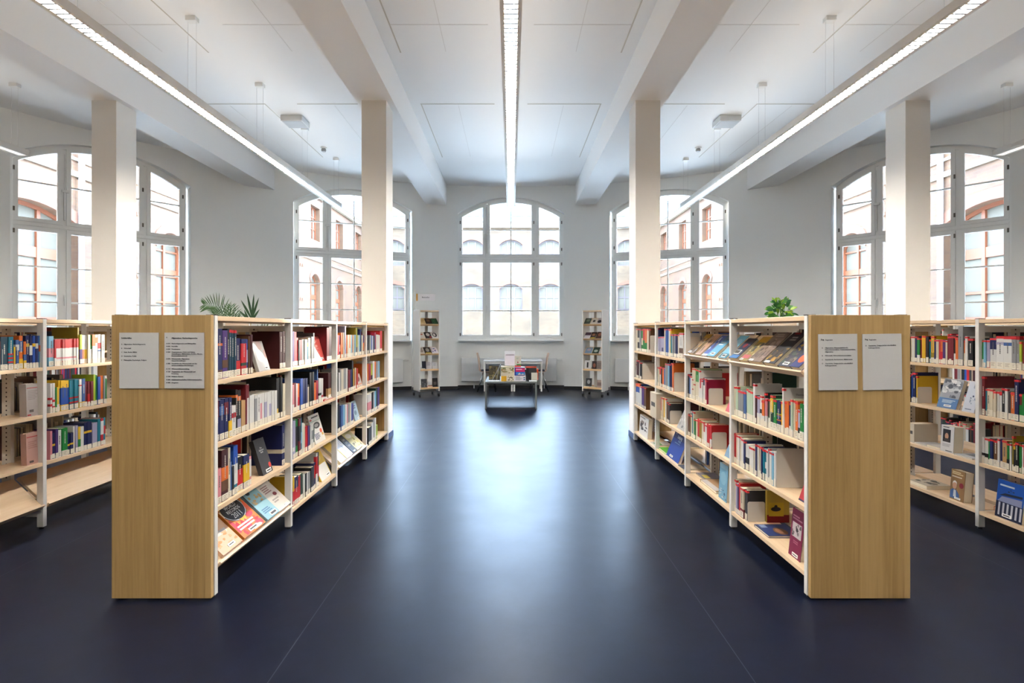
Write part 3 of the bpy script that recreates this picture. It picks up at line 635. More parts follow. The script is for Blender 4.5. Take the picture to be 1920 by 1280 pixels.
# ------------------------------------------------------------------ books shown face-out, lying flat, on displays
def rgbm(k):
    if isinstance(k, str): return cm_(k)
    return mat('print_%d_%d_%d' % k, tuple(int(v * 0.87) for v in k), 0.5, 0.0, 0.3)
N_FACE = [0]
def face_book(M, w, h, t, base, art, label, sticker=(0.55, 0.9, 0.05, 0.13), pages='r', spine_lab=False):
    """front cover on local -Y, spine on local -X; art: patches in cover fractions"""
    bt = min(0.002, t * 0.2)
    poly = [(0, 0), (w, 0), (w, bt), (bt, bt), (bt, t - bt), (w, t - bt), (w, t), (0, t)]
    o = MB().prism(poly, 0, h, 'z').build('book', rgbm(base)); o.matrix_world = M
    tag(o, label, 'book', 'books shown face out'); N_FACE[0] += 1
    MB().box(bt * 0.8, w - 0.003, bt * 0.9, t - bt * 0.9, 0.003, h - 0.003).build('page_block', PAGES, o)
    mats = []; mb = MB(); lay = 0
    def mi(k):
        m = rgbm(k)
        if m not in mats: mats.append(m)
        return mats.index(m)
    texts = []
    for a in art:
        lay += 1; y = -0.0002 - 0.00012 * lay
        if a[0] == 'r':
            _, u0, u1, v0, v1, k = a; mb.box(u0 * w, u1 * w, y, 0.0004, v0 * h, v1 * h, mi(k))
        elif a[0] == 'e':
            _, u, v, ru, rv, k = a
            mb.prism([((u + ru * math.cos(2 * PI * i / 28)) * w, (v + rv * math.sin(2 * PI * i / 28)) * h) for i in range(28)], y, 0.0004, 'y', mi(k))
        elif a[0] == 'p':
            _, pts, k = a; mb.prism([(u * w, v * h) for u, v in pts], y, 0.0004, 'y', mi(k))
        elif a[0] == 'l':
            _, u0, u1, v0, v1, n, k = a
            for i in range(n):
                z = v1 - (v1 - v0) * (i + 0.5) / n; e = u1 - (u1 - u0) * random.uniform(0, 0.35); q = (v1 - v0) / n * 0.27
                mb.box(u0 * w, e * w, y, 0.0004, (z - q) * h, (z + q) * h, mi(k))
        elif a[0] == 's':
            _, u0, u1, v0, v1, n, ks = a; rr = random.Random(int(u0 * 100) + n)
            for i in range(n):
                pu, pv = rr.uniform(u0, u1), rr.uniform(v0, v1); ru = rr.uniform(0.03, 0.12) * (u1 - u0) * 1.6; rv = rr.uniform(0.03, 0.12) * (v1 - v0) * 1.6
                k = ks[i % len(ks)]; yy = y - 0.00001 * i
                mb.prism([(min(max((pu + ru * math.cos(2 * PI * j / 9) * rr.uniform(0.6, 1.2)), u0), u1) * w, min(max((pv + rv * math.sin(2 * PI * j / 9) * rr.uniform(0.6, 1.2)), v0), v1) * h) for j in range(9)], yy, 0.0004, 'y', mi(k))
        elif a[0] == 't': texts.append((a, y))
    if mb.v: mb.build('cover_print', mats, o)
    for (_, u, v, size, s, k), y in texts:
        text('cover_lettering', s, size, rgbm(k), o, Matrix.Translation((u * w, y - 0.0003, v * h)), align='CENTER', extrude=0.0002, line=0.85)
    if sticker:
        u0, u1, v0, v1 = sticker
        sl = MB().box(u0 * w, u1 * w, -0.0022, 0.0004, v0 * h, v1 * h).build('cover_sticker', mat('white_sticker', (236, 236, 232), 0.5), o)
        MB().box((u0 + 0.04) * w, (u1 - 0.05) * w, -0.0025, -0.002, (v0 + 0.025) * h, (v1 - 0.025) * h).build('label_lettering', PRINT, sl)
    return o
def stand(row, bay, lev, x0, x1, ytop, t, base, art, label, tilt=14, inset=0.035, lift=0.0, **kw):
    """x0..x1: where the foot of the book runs in the photograph; ytop: its upper edge there"""
    z = shelf_z(row, bay, lev) + lift
    ya, yb = py(row, x0, inset), py(row, x1, inset); w = abs(yb - ya); ym = (ya + yb) / 2
    h = (EYE - (ytop - 617) * ym / F - z) / math.cos(R(tilt)) if ytop > 1 else ytop
    M = face_world(row, ya, z + 0.001 + t * math.sin(R(tilt)) * 0.0, inset) @ Matrix.Rotation(-R(tilt), 4, 'X')
    return face_book(M, w, h, t, base, art, label, **kw)
def display(row, bay, lev, x0, x1, h, t, base, art, label, **kw):
    """lying on the sloping display board, foot against the lip"""
    s, fx = ROWS[row]; z = (0.165 if lev == 0 else LEV[lev - 1] + 0.035); off = 0.03
    ya, yb = py(row, x0, off), py(row, x1, off); w = abs(yb - ya)
    M = face_world(row, ya, z, 0.004) @ Matrix.Rotation(-R(47), 4, 'X') @ Matrix.Translation((0, -t - 0.0008, 0.014))
    return face_book(M, w, h, t, base, art, label, **kw)
def flat(row, bay, lev, ya, yb, x_in, depth, t, base, art, label, rot=0.0, lift=0.0, **kw):
    """lying flat on the shelf, front cover up, foot towards the aisle"""
    z = shelf_z(row, bay, lev) + lift; w = abs(yb - ya)
    M = face_world(row, ya, z + t + 0.0008, x_in) @ Matrix.Rotation(rot, 4, 'Z') @ Matrix.Rotation(-PI / 2, 4, 'X')
    return face_book(M, w, depth, t, base, art, label, **kw)
LA, RA, LO, RO = 'left aisle bookcase', 'right aisle bookcase', 'outer left bookcase', 'outer right bookcase'
# left aisle bookcase
stand('L1', 0, 3, 486.5, 507, 640, 0.022, (196, 196, 194), [('r', 0.42, 0.78, 0.72, 1, (200, 176, 170)), ('e', 0.45, 0.5, 0.3, 0.2, (222, 222, 220)), ('l', 0.3, 0.75, 0.4, 0.7, 4, (206, 204, 202)), ('r', 0.85, 1, 0.1, 0.7, (206, 172, 164))],
      'silvery white book leaning back on the top shelf, nearest bay, left aisle bookcase', tilt=17, sticker=(0.55, 0.85, 0.05, 0.14))
stand('L1', 0, 1, 494, 512, 823, 0.03, (56, 56, 58), [('t', 0.48, 0.72, 0.017, 'Das\nSchwarze\nBuch', (232, 230, 226)), ('e', 0.86, 0.2, 0.12, 0.075, (216, 62, 50))],
      'black leaning book with white title and red dot, left aisle bookcase', tilt=17, sticker=(0.36, 0.84, 0.03, 0.12))
stand('L1', 1, 3, 590.5, 610, 631, 0.02, (208, 84, 78), [('l', 0.12, 0.7, 0.72, 0.9, 3, (236, 214, 206)), ('e', 0.4, 0.62, 0.22, 0.06, (232, 170, 160)), ('l', 0.12, 0.75, 0.35, 0.55, 3, (226, 150, 140))],
      'salmon red book leaning back on the top shelf, second bay, left aisle bookcase', tilt=15, sticker=(0.4, 0.84, 0.07, 0.15))
stand('L1', 1, 1, 592.5, 611, 777, 0.006, (226, 224, 214), [('l', 0.25, 0.95, 0.86, 0.94, 1, (60, 60, 58)), ('r', 0.02, 0.98, 0.76, 0.775, (120, 160, 130)), ('e', 0.14, 0.83, 0.1, 0.035, (206, 84, 70)), ('e', 0.55, 0.6, 0.3, 0.11, (40, 40, 40)), ('e', 0.5, 0.6, 0.2, 0.06, (150, 148, 144)),
      ('e', 0.78, 0.37, 0.1, 0.08, (230, 90, 40)), ('e', 0.86, 0.24, 0.08, 0.05, (214, 170, 70)), ('l', 0.12, 0.6, 0.12, 0.34, 5, (70, 74, 110))], 'white magazine with dark picture and orange spot leaning on the third shelf, left aisle bookcase', tilt=17, sticker=None)
stand('L1', 1, 0, 603, 622, 845, 0.022, (226, 184, 48), [('r', 0.05, 0.95, 0.0, 0.5, (232, 230, 222)), ('e', 0.5, 0.72, 0.25, 0.12, (240, 214, 120))], 'yellow and white book leaning at the end of bottom shelf, second bay, left aisle bookcase', tilt=26)
stand('L1', 2, 2, 672, 680, 701, 0.012, (196, 190, 186), [('e', 0.4, 0.6, 0.3, 0.2, (120, 70, 66)), ('r', 0.1, 0.9, 0.1, 0.25, (214, 150, 120))], 'pale book leaning on the second shelf, third bay, left aisle bookcase', tilt=15, sticker=(0.3, 0.8, 0.05, 0.15))
stand('L1', 2, 1, 667, 675, 752, 0.012, (170, 196, 214), [('l', 0.2, 0.8, 0.6, 0.8, 2, (60, 100, 130)), ('e', 0.4, 0.4, 0.25, 0.12, (110, 140, 160))], 'pale blue book leaning on the third shelf, third bay, left aisle bookcase', tilt=15)
FIRE = [(230, 90, 30), (244, 190, 60), (224, 60, 80), (250, 236, 210), (200, 30, 40)]
display('L1', 0, 0, 409, 446, 0.285, 0.02, (236, 196, 160), [('l', 0.2, 0.8, 0.6, 0.78, 3, (200, 150, 110)), ('r', 0.3, 0.85, 0.36, 0.46, (232, 222, 214)), ('s', 0.1, 0.95, 0.12, 0.4, 9, [(230, 160, 100), (240, 180, 130)])], 'peach book lying on the sloping bottom shelf, next to the left end panel', sticker=(0.4, 0.72, 0.06, 0.13))
display('L1', 0, 0, 447, 487.5, 0.29, 0.032, (226, 130, 40), [('s', 0.02, 0.98, 0.02, 0.98, 36, FIRE), ('e', 0.46, 0.66, 0.45, 0.3, (24, 22, 24)), ('e', 0.46, 0.66, 0.43, 0.285, (238, 236, 230)), ('e', 0.46, 0.66, 0.41, 0.27, (22, 20, 22)), ('t', 0.46, 0.80, 0.029, 'GUINNESS', (240, 240, 236)),
      ('t', 0.46, 0.70, 0.034, 'WORLD', (240, 240, 236)), ('t', 0.46, 0.60, 0.032, 'RECORDS', (240, 240, 236)), ('t', 0.46, 0.455, 0.052, '2011', (240, 240, 236)), ('l', 0.1, 0.8, 0.16, 0.3, 2, (226, 236, 240))],
      'record book with black oval and white lettering on fiery cover, sloping shelf, left aisle bookcase', sticker=(0.32, 0.7, 0.04, 0.12))
display('L1', 0, 0, 488.5, 512.5, 0.25, 0.04, (150, 196, 208), [('r', 0.0, 0.05, 0, 1, (20, 20, 22)), ('s', 0.15, 0.9, 0.4, 0.78, 12, [(196, 160, 100), (206, 176, 120)]), ('e', 0.35, 0.88, 0.12, 0.06, (60, 70, 80)), ('l', 0.2, 0.9, 0.16, 0.32, 3, (90, 130, 170))],
      'light blue book with black spine on the sloping shelf of the left aisle bookcase', sticker=(0.42, 0.88, 0.03, 0.14))
display('L1', 0, 0, 514, 537, 0.245, 0.025, (226, 218, 206), [('l', 0.2, 0.8, 0.6, 0.86, 4, (160, 120, 116)), ('e', 0.68, 0.5, 0.12, 0.06, (130, 40, 50)), ('l', 0.25, 0.7, 0.25, 0.4, 2, (170, 160, 156)), ('r', 0.0, 0.08, 0.86, 0.96, (160, 40, 44))], 'cream cookbook with dark red heart on the sloping shelf, left aisle bookcase', sticker=(0.6, 0.8, 0.05, 0.09))
for i, (a, b, base, art, lab) in enumerate((
    (632.5, 643, (236, 226, 190), [('r', 0, 1, 0.55, 1, (226, 186, 50))], 'yellow topped book on the sloping bottom shelf of the third bay, left aisle bookcase'),
    (643.5, 656, (214, 222, 234), [('s', 0.1, 0.9, 0.2, 0.9, 8, [(170, 186, 220), (236, 238, 240)]), ('r', 0, 0.08, 0, 1, (226, 196, 60))], 'pale blue and white book on the sloping bottom shelf, third bay, left aisle bookcase'),
    (657, 664, (34, 32, 32), [('l', 0.3, 0.8, 0.3, 0.8, 3, (120, 110, 90))], 'black book on the sloping bottom shelf, third bay, left aisle bookcase'),
    (664.5, 677, (216, 206, 150), [('e', 0.4, 0.75, 0.3, 0.12, (240, 236, 220)), ('s', 0.1, 0.9, 0.1, 0.6, 9, [(120, 110, 70), (200, 186, 90)])], 'olive and cream picture book on the sloping bottom shelf, third bay, left aisle bookcase'))):
    display('L1', 2, 0, a, b, 0.235, 0.025, base, art, lab, sticker=(0.3, 0.7, 0.04, 0.1))
flat('L1', 1, 2, py('L1', 606), py('L1', 622), 0.012, 0.2, 0.012, (206, 60, 56), [('r', 0.3, 1, 0, 0.4, (232, 230, 228)), ('l', 0.1, 0.6, 0.5, 0.8, 3, (236, 200, 196))], 'red and white brochure lying flat on the second shelf, left aisle bookcase', sticker=None)
flat('L1', 1, 2, py('L1', 605), py('L1', 620), 0.03, 0.19, 0.01, (226, 226, 226), [('r', 0.1, 0.7, 0.4, 0.8, (190, 40, 40))], 'white brochure lying on top of the red one, second shelf, left aisle bookcase', lift=0.0135, sticker=None)
# right aisle bookcase
display('R1', 0, 3, 1376.5, 1392, 0.20, 0.035, (34, 42, 66), [('r', 0.0, 1, 0.8, 1, (40, 20, 26)), ('r', 0, 1, 0, 0.16, (40, 110, 180)), ('e', 0.5, 0.62, 0.2, 0.1, (150, 30, 34))], 'thick dark book with cream page edge, first on the right aisle display shelf', sticker=(0.1, 0.7, 0.2, 0.4))
display('R1', 0, 3, 1393, 1410, 0.235, 0.02, (150, 130, 70), [('r', 0, 1, 0.76, 1, (176, 136, 30)), ('s', 0.05, 0.95, 0.25, 0.76, 16, [(90, 100, 70), (190, 190, 180), (60, 66, 76), (206, 196, 150)]), ('r', 0.05, 0.75, 0.1, 0.24, (196, 90, 100))], 'mustard and grey picture book with rose stripe, right aisle display shelf', sticker=(0.02, 0.36, 0.02, 0.09))
display('R1', 0, 3, 1411, 1436, 0.27, 0.028, (128, 108, 92), [('r', 0, 1, 0.8, 1, (116, 96, 84)), ('l', 0.2, 0.8, 0.84, 0.96, 2, (160, 146, 132)), ('s', 0.05, 0.95, 0.08, 0.78, 26, [(96, 78, 66), (166, 146, 130), (110, 92, 84), (70, 58, 52), (150, 136, 126)])], 'sepia brown picture book in the middle of the right aisle display shelf', sticker=(0.1, 0.4, 0.01, 0.07))
display('R1', 0, 3, 1440, 1463, 0.27, 0.03, (26, 24, 26), [('r', 0.2, 0.6, 0.94, 1.0, (150, 20, 24)), ('l', 0.3, 0.85, 0.72, 0.88, 2, (150, 144, 136)), ('s', 0.05, 0.95, 0.06, 0.5, 18, [(150, 110, 30), (60, 44, 26), (200, 150, 40), (40, 32, 24)])], 'black and gold picture book on the right aisle display shelf', sticker=(0.14, 0.55, 0.01, 0.07))
display('R1', 0, 3, 1466, 1490, 0.25, 0.018, (48, 50, 66), [('r', 0, 1, 0.62, 1, (60, 70, 100)), ('s', 0.05, 0.95, 0.5, 0.8, 8, [(200, 160, 50), (96, 96, 60)]), ('s', 0.05, 0.95, 0.06, 0.5, 12, [(90, 80, 76), (60, 80, 66), (140, 120, 104)])], 'dark blue grey book with landscape picture, right aisle display shelf', sticker=(0.3, 0.72, 0.05, 0.14))
display('R1', 0, 3, 1491, 1509, 0.25, 0.025, (36, 46, 110), [('e', 0.55, 0.3, 0.4, 0.16, (226, 104, 54)), ('r', 0, 1, 0.7, 1, (60, 90, 130))], 'blue book with orange disc at the end panel side of the right aisle display shelf', sticker=None)
display('R1', 1, 3, 1297, 1308, 0.235, 0.03, (110, 86, 50), [('r', 0, 1, 0.8, 1, (180, 140, 30)), ('s', 0.05, 0.95, 0.1, 0.8, 14, [(50, 44, 40), (206, 160, 60), (150, 146, 140), (90, 60, 40)])], 'ochre and black picture book on the second bay display shelf, right aisle bookcase', sticker=(0.05, 0.45, 0.02, 0.1))
display('R1', 1, 3, 1309.5, 1319, 0.24, 0.02, (190, 150, 120), [('s', 0.05, 0.95, 0.05, 0.95, 8, [(60, 50, 44), (170, 130, 90)])], 'tan book on the second bay display shelf, right aisle bookcase', sticker=None)
display('R1', 1, 3, 1321, 1330, 0.24, 0.016, (54, 80, 160), [('s', 0.05, 0.95, 0.2, 0.95, 12, [(40, 60, 120), (196, 206, 226), (150, 130, 120)]), ('r', 0, 1, 0, 0.1, (200, 200, 204))], 'dark blue photo brochure on the second bay display shelf, right aisle bookcase', sticker=None)
display('R1', 1, 3, 1331, 1345, 0.245, 0.02, (96, 170, 206), [('r', 0, 1, 0.74, 1, (60, 90, 110)), ('s', 0.05, 0.95, 0.7, 0.98, 6, [(110, 130, 110), (70, 100, 120)]), ('l', 0.15, 0.85, 0.5, 0.68, 2, (220, 232, 236))], 'light blue brochure on the second bay display shelf, right aisle bookcase', sticker=(0.3, 0.75, 0.08, 0.18))
display('R1', 1, 3, 1353, 1368, 0.24, 0.02, (110, 176, 206), [('r', 0, 1, 0.02, 0.2, (26, 100, 120)), ('e', 0.5, 0.7, 0.3, 0.15, (160, 200, 220))], 'sky blue book next to the upright on the second bay display shelf, right aisle bookcase', sticker=(0.3, 0.75, 0.04, 0.16))
stand('R1', 3, 0, 1198, 1214, 781, 0.05, (226, 224, 218), [('l', 0.1, 0.9, 0.86, 0.94, 1, (90, 80, 76)), ('s', 0.1, 0.9, 0.2, 0.75, 14, [(60, 50, 48), (120, 100, 90), (30, 30, 34)])], 'white book with dark pictures standing on the bottom shelf, farthest bay, right aisle bookcase', tilt=4, sticker=None)
stand('R1', 2, 1, 1268.5, 1282.5, 768, 0.008, (176, 174, 170), [('s', 0.05, 0.95, 0.1, 0.9, 14, [(150, 150, 146), (110, 112, 112), (206, 204, 198)])], 'grey magazine leaning on the third shelf, third bay, right aisle bookcase', tilt=24, sticker=None)
stand('R1', 2, 0, 1249, 1271, 812, 0.03, (28, 62, 150), [('r', 0.0, 1.0, 0.72, 1.0, (30, 44, 104)), ('t', 0.5, 0.76, 0.05, 'Leipzig', (226, 232, 240)), ('t', 0.56, 0.64, 0.04, 'Atlas', (150, 186, 226)), ('t', 0.17, 0.87, 0.022, 'Der', (206, 216, 230)), ('l', 0.25, 0.85, 0.56, 0.61, 1, (120, 150, 200))],
      'blue Leipzig book leaning on the bottom shelf, third bay, right aisle bookcase', tilt=22, sticker=(0.26, 0.5, 0.05, 0.12))
flat('R1', 2, 0, py('R1', 1234), py('R1', 1247), 0.03, 0.2, 0.02, (90, 176, 50), [('r', 0, 0.4, 0.5, 1, (214, 210, 200)), ('r', 0.5, 1, 0.6, 0.9, (220, 180, 60))], 'green brochure lying flat beside the blue leaning book, right aisle bookcase', sticker=None)
flat('R1', 3, 0, py('R1', 1219), py('R1', 1227), 0.02, 0.19, 0.01, (214, 206, 196), [('r', 0.3, 1, 0.1, 0.5, (90, 140, 70))], 'pale leaflet lying flat on the bottom shelf, farthest bay, right aisle bookcase', sticker=None)
flat('R1', 2, 0, py('R1', 1273), py('R1', 1283), 0.012, 0.21, 0.012, (200, 186, 160), [('r', 0.0, 1, 0.0, 0.3, (70, 76, 96))], 'beige booklet lying flat behind the leaning blue book, right aisle bookcase', sticker=None)
stand('R1', 1, 0, 1347, 1362, 870, 0.045, (120, 170, 196), [('s', 0.05, 0.95, 0.05, 0.3, 10, [(60, 90, 120), (200, 206, 206)]), ('r', 0, 1, 0.86, 1, (150, 190, 206)), ('e', 0.5, 0.6, 0.35, 0.18, (140, 186, 206))], 'large light blue picture book standing at the end of the bottom shelf, second bay, right', tilt=3, sticker=None)
flat('R1', 1, 0, py('R1', 1309), py('R1', 1338), 0.04, 0.2, 0.022, (176, 140, 100), [('r', 0.05, 0.95, 0.0, 0.25, (206, 200, 196))], 'tan book lying flat on the bottom shelf, second bay, right aisle bookcase', sticker=None)
flat('R1', 1, 0, py('R1', 1291), py('R1', 1306), 0.09, 0.16, 0.012, (120, 116, 126), [('r', 0.4, 0.9, 0.1, 0.4, (206, 180, 70))], 'grey brochure lying flat by the upright, bottom shelf, second bay, right aisle bookcase', sticker=None)
stand('R1', 1, 2, 1360, 1367.5, 752, 0.02, (196, 70, 84), [], 'rose red book leaning against the upright, second shelf, second bay, right aisle bookcase', tilt=22, sticker=None)
stand('R1', 1, 1, 1358, 1367.5, 822, 0.012, (120, 150, 176), [('s', 0.05, 0.95, 0.1, 0.9, 9, [(206, 210, 206), (80, 110, 120), (150, 130, 100)])], 'blue grey picture book leaning against the upright, third shelf, right aisle bookcase', tilt=22, sticker=None)
stand('R1', 0, 1, 1497, 1511, 888, 0.02, (176, 34, 44), [('r', 0, 1, 0, 0.06, (40, 40, 80))], 'red book leaning against the end panel, third shelf, right aisle bookcase', tilt=20, sticker=(0.75, 0.95, 0.05, 0.14))
stand('R1', 0, 0, 1478, 1500, 957, 0.05, (122, 30, 66), [('r', 0.12, 0.88, 0.42, 0.72, (196, 186, 184)), ('s', 0.14, 0.86, 0.43, 0.71, 14, [(70, 60, 66), (120, 110, 112), (30, 28, 32)]), ('l', 0.1, 0.9, 0.77, 0.88, 2, (196, 130, 150)), ('l', 0.3, 0.75, 0.28, 0.36, 2, (170, 100, 120))],
      'crimson book with grey photograph standing upright on the bottom shelf by the right end panel', tilt=6, sticker=(0.32, 0.78, 0.03, 0.1))
flat('R1', 0, 0, py('R1', 1412), py('R1', 1439), 0.03, 0.2, 0.014, (44, 60, 110), [('e', 0.62, 0.55, 0.3, 0.2, (120, 84, 60)), ('e', 0.6, 0.52, 0.2, 0.1, (170, 120, 90)), ('r', 0.05, 0.3, 0.1, 0.3, (150, 170, 206))], 'dark blue picture book lying flat on the bottom shelf, nearest bay, right aisle bookcase', sticker=None)
yb_ = 3.6
face_book(Matrix.Translation((1.716, yb_, LOW + 0.001)), 0.15, 0.215, 0.022, (206, 176, 70), [('r', 0, 1, 0, 0.24, (140, 30, 36)), ('r', 0.08, 0.75, 0.2, 0.62, (226, 190, 50)), ('e', 0.4, 0.42, 0.22, 0.07, (40, 34, 30)), ('e', 0.4, 0.5, 0.07, 0.05, (40, 34, 30))], 'yellow and red book seen front-on deep in the right bottom shelf', sticker=None)
# outer right bookcase
stand('R2', 1, 2, 1756, 1792, 711, 0.03, (150, 152, 156), [('r', 0, 1, 0, 0.34, (74, 116, 164)), ('s', 0.03, 0.97, 0.36, 0.97, 24, [(110, 112, 118), (190, 190, 192), (70, 72, 80), (214, 212, 210)]), ('l', 0.2, 0.92, 0.17, 0.29, 3, (196, 212, 226))], 'grey and blue picture book leaning on the second shelf, outer right bookcase', tilt=17, sticker=(0.36, 0.72, 0.05, 0.12))
stand('R2', 1, 2, 1803, 1826, 716, 0.012, (204, 210, 220), [('l', 0.45, 0.95, 0.78, 0.92, 3, (110, 120, 130)), ('s', 0.4, 0.9, 0.22, 0.55, 9, [(70, 90, 130), (30, 44, 80), (150, 160, 176)]), ('l', 0.2, 0.95, 0.06, 0.12, 1, (120, 130, 150))], 'white magazine leaning behind the upright, second shelf, outer right bookcase', tilt=16, sticker=None)
stand('R2', 1, 1, 1763, 1787, 798, 0.075, (222, 222, 222), [('r', 0.15, 0.75, 0.38, 0.86, (36, 36, 42)), ('e', 0.45, 0.6, 0.14, 0.12, (196, 150, 120)), ('e', 0.47, 0.45, 0.2, 0.07, (70, 60, 60)), ('l', 0.15, 0.7, 0.9, 0.97, 1, (110, 110, 112)), ('l', 0.15, 0.8, 0.2, 0.32, 3, (170, 170, 172)), ('r', 0.4, 0.9, 0.04, 0.07, (90, 90, 92))], 'thick white book with a small portrait, third shelf, outer right bookcase', tilt=3, sticker=None)
stand('R2', 1, 0, 1780, 1806, 882, 0.065, (150, 116, 74), [('l', 0.08, 0.9, 0.84, 0.95, 2, (226, 206, 160)), ('l', 0.08, 0.85, 0.74, 0.8, 1, (226, 216, 200)), ('p', [(0.02, 0.04), (0.7, 0.04), (0.66, 0.2), (0.46, 0.34), (0.2, 0.36), (0.02, 0.28)], (70, 104, 160)), ('p', [(0.26, 0.1), (0.46, 0.1), (0.42, 0.33), (0.26, 0.33)], (222, 224, 228)), ('e', 0.31, 0.48, 0.16, 0.13, (206, 160, 130)), ('p', [(0.15, 0.5), (0.18, 0.6), (0.3, 0.64), (0.44, 0.6), (0.47, 0.52), (0.4, 0.57), (0.24, 0.57)], (232, 230, 226)), ('e', 0.78, 0.52, 0.15, 0.09, (140, 40, 56))],
      'thick brown book with a white haired person in blue jacket on its cover, bottom shelf', tilt=5, sticker=(0.36, 0.78, 0.04, 0.1))
stand('R2', 0, 0, 1865, 1915, 904, 0.04, (28, 84, 176), [('r', 0, 1, 0.0, 0.42, (24, 30, 62)), ('p', [(0.05, 0.42), (0.95, 0.42), (0.95, 0.6), (0.2, 0.56)], (150, 156, 190)), ('p', [(0.1, 0.58), (0.95, 0.64), (0.95, 0.7), (0.3, 0.66)], (30, 36, 60))] + [('r', 0.1 + 0.16 * i, 0.17 + 0.16 * i, 0.06, 0.4, (206, 206, 216)) for i in range(6)] + [('s', 0.42, 0.65, 0.68, 0.78, 7, [(40, 60, 90), (30, 44, 70)]), ('l', 0.1, 0.92, 0.82, 0.9, 1, (220, 228, 236))],
      'blue book with a columned monument on its cover, bottom shelf, outer right bookcase', tilt=6, sticker=(0.28, 0.62, 0.05, 0.13))
flat('R2', 1, 1, py('R2', 1705), py('R2', 1735), 0.03, 0.17, 0.01, (206, 206, 206), [('r', 0.1, 0.9, 0.2, 0.8, (190, 192, 196))], 'white magazine lying flat on the third shelf, outer right bookcase, beside the end panel', sticker=None)
flat('R2', 1, 1, py('R2', 1735), py('R2', 1760), 0.03, 0.15, 0.02, (214, 206, 196), [('r', 0.1, 0.9, 0.4, 0.9, (230, 226, 220))], 'cream book lying flat beside the thick portrait book, outer right bookcase', sticker=None)
flat('R2', 1, 1, py('R2', 1789), py('R2', 1823), 0.02, 0.2, 0.01, (196, 202, 206), [('r', 0.2, 0.8, 0.3, 0.8, (110, 120, 126))], 'grey and white magazine lying flat on the third shelf by the outer right upright', sticker=None)
flat('R2', 1, 0, py('R2', 1704), py('R2', 1738), 0.02, 0.2, 0.03, (200, 190, 170), [('s', 0.05, 0.95, 0.1, 0.95, 12, [(60, 60, 56), (120, 110, 90)])], 'thick book lying flat on the bottom shelf, outer right bookcase, beside the end panel', sticker=None)
flat('R2', 1, 0, py('R2', 1752), py('R2', 1773), 0.15, 0.1, 0.01, (110, 140, 180), [], 'blue leaflet lying at the back of the bottom shelf, outer right bookcase', sticker=None)
flat('R2', 0, 0, py('R2', 1838), py('R2', 1856), 0.12, 0.13, 0.03, (206, 96, 46), [('r', 0, 0.5, 0.2, 0.8, (180, 70, 30))], 'orange book lying flat by the upright, bottom shelf, outer right bookcase', sticker=None)
# outer left bookcase
stand('L2', 0, 2, 50.5, 76, 719, 0.05, (190, 184, 182), [('r', 0.05, 0.85, 0.86, 0.88, (190, 60, 60)), ('l', 0.15, 0.85, 0.5, 0.8, 6, (170, 164, 162)), ('r', 0.2, 0.5, 0.12, 0.2, (110, 106, 104)), ('r', 0.05, 0.3, 0.02, 0.06, (190, 60, 60))], 'grey white binder standing alone on the second shelf, outer left bookcase', tilt=2, sticker=None)
stand('L2', 0, 1, 50.5, 76, 811, 0.04, (206, 164, 154), [('r', 0.05, 0.9, 0.86, 0.89, (190, 70, 70)), ('l', 0.15, 0.8, 0.5, 0.75, 4, (186, 140, 130)), ('r', 0.2, 0.5, 0.05, 0.12, (90, 80, 80))], 'pink box book standing on the third shelf, outer left bookcase', tilt=2, sticker=None)

# ------------------------------------------------------------------ metal bookends
BEND = mat('bookend_steel', (206, 200, 190), 0.45)
def bookend(row, bay, lev, x, h, d, label):
    s, fx = ROWS[row]; y = py(row, x); z = shelf_z(row, bay, lev)
    x0 = s * (fx + SETB + 0.002); x1 = s * (fx + SETB + d); a, b = sorted((x0, x1)); r = 0.012
    o = MB()
    pts = [(a, z + 0.001), (b, z + 0.001), (b, z + h - r), (b - r * 0.3, z + h - r * 0.3), (b - r, z + h), (a + r, z + h), (a + r * 0.3, z + h - r * 0.3), (a, z + h - r)]
    o.prism(pts, y - 0.0035, y - 0.0015, 'y')
    o.box(a, b, y - 0.002, y + 0.07, z + 0.0004, z + 0.0014)
    t = o.build('bookend', BEND); tag(t, label, 'bookend', 'metal bookends'); return t
for a in (('R1', 3, 2, 1203.8, 0.2, 0.2, 'tall beige bookend on the second shelf, farthest bay, right aisle bookcase'), ('R1', 3, 3, 1218.6, 0.2, 0.16, 'beige bookend on the top shelf, farthest bay, right aisle bookcase'),
          ('R1', 2, 2, 1263.4, 0.19, 0.2, 'beige bookend beside the orange book, second shelf, third bay, right aisle bookcase'), ('R1', 2, 1, 1255.6, 0.135, 0.12, 'white bookend on the third shelf, third bay, right aisle bookcase'),
          ('R1', 2, 3, 1280.3, 0.2, 0.15, 'beige bookend on the top shelf, third bay, right aisle bookcase'), ('R1', 1, 2, 1328, 0.135, 0.118, 'white bookend in front of the crimson book, second shelf, right aisle bookcase'),
          ('R1', 1, 1, 1334.4, 0.135, 0.118, 'white bookend on the third shelf, second bay, right aisle bookcase'), ('R1', 0, 1, 1455, 0.235, 0.215, 'tall cream bookend on the third shelf, nearest bay, right aisle bookcase'),
          ('R1', 0, 0, 1401, 0.135, 0.118, 'white bookend on the bottom shelf, nearest bay, right aisle bookcase'), ('R2', 1, 3, 1817, 0.15, 0.12, 'grey bookend on the top shelf, outer right bookcase'),
          ('R2', 1, 2, 1719.5, 0.135, 0.12, 'grey bookend in front of the yellow book, outer right bookcase'), ('L2', 0, 3, 6, 0.15, 0.15, 'grey bookend by the dark teal books, outer left bookcase')):
    bookend(*a)
BOOKS.append(dict(row='R2', bay=1, lev=2, y0=py('R2', 1719.2), y1=py('R2', 1717.9), t=0.012, h=0.225, d=0.17, c='yl', bands=[], n=5, z=LEV[1], off=SETB, area=700, txt=None))
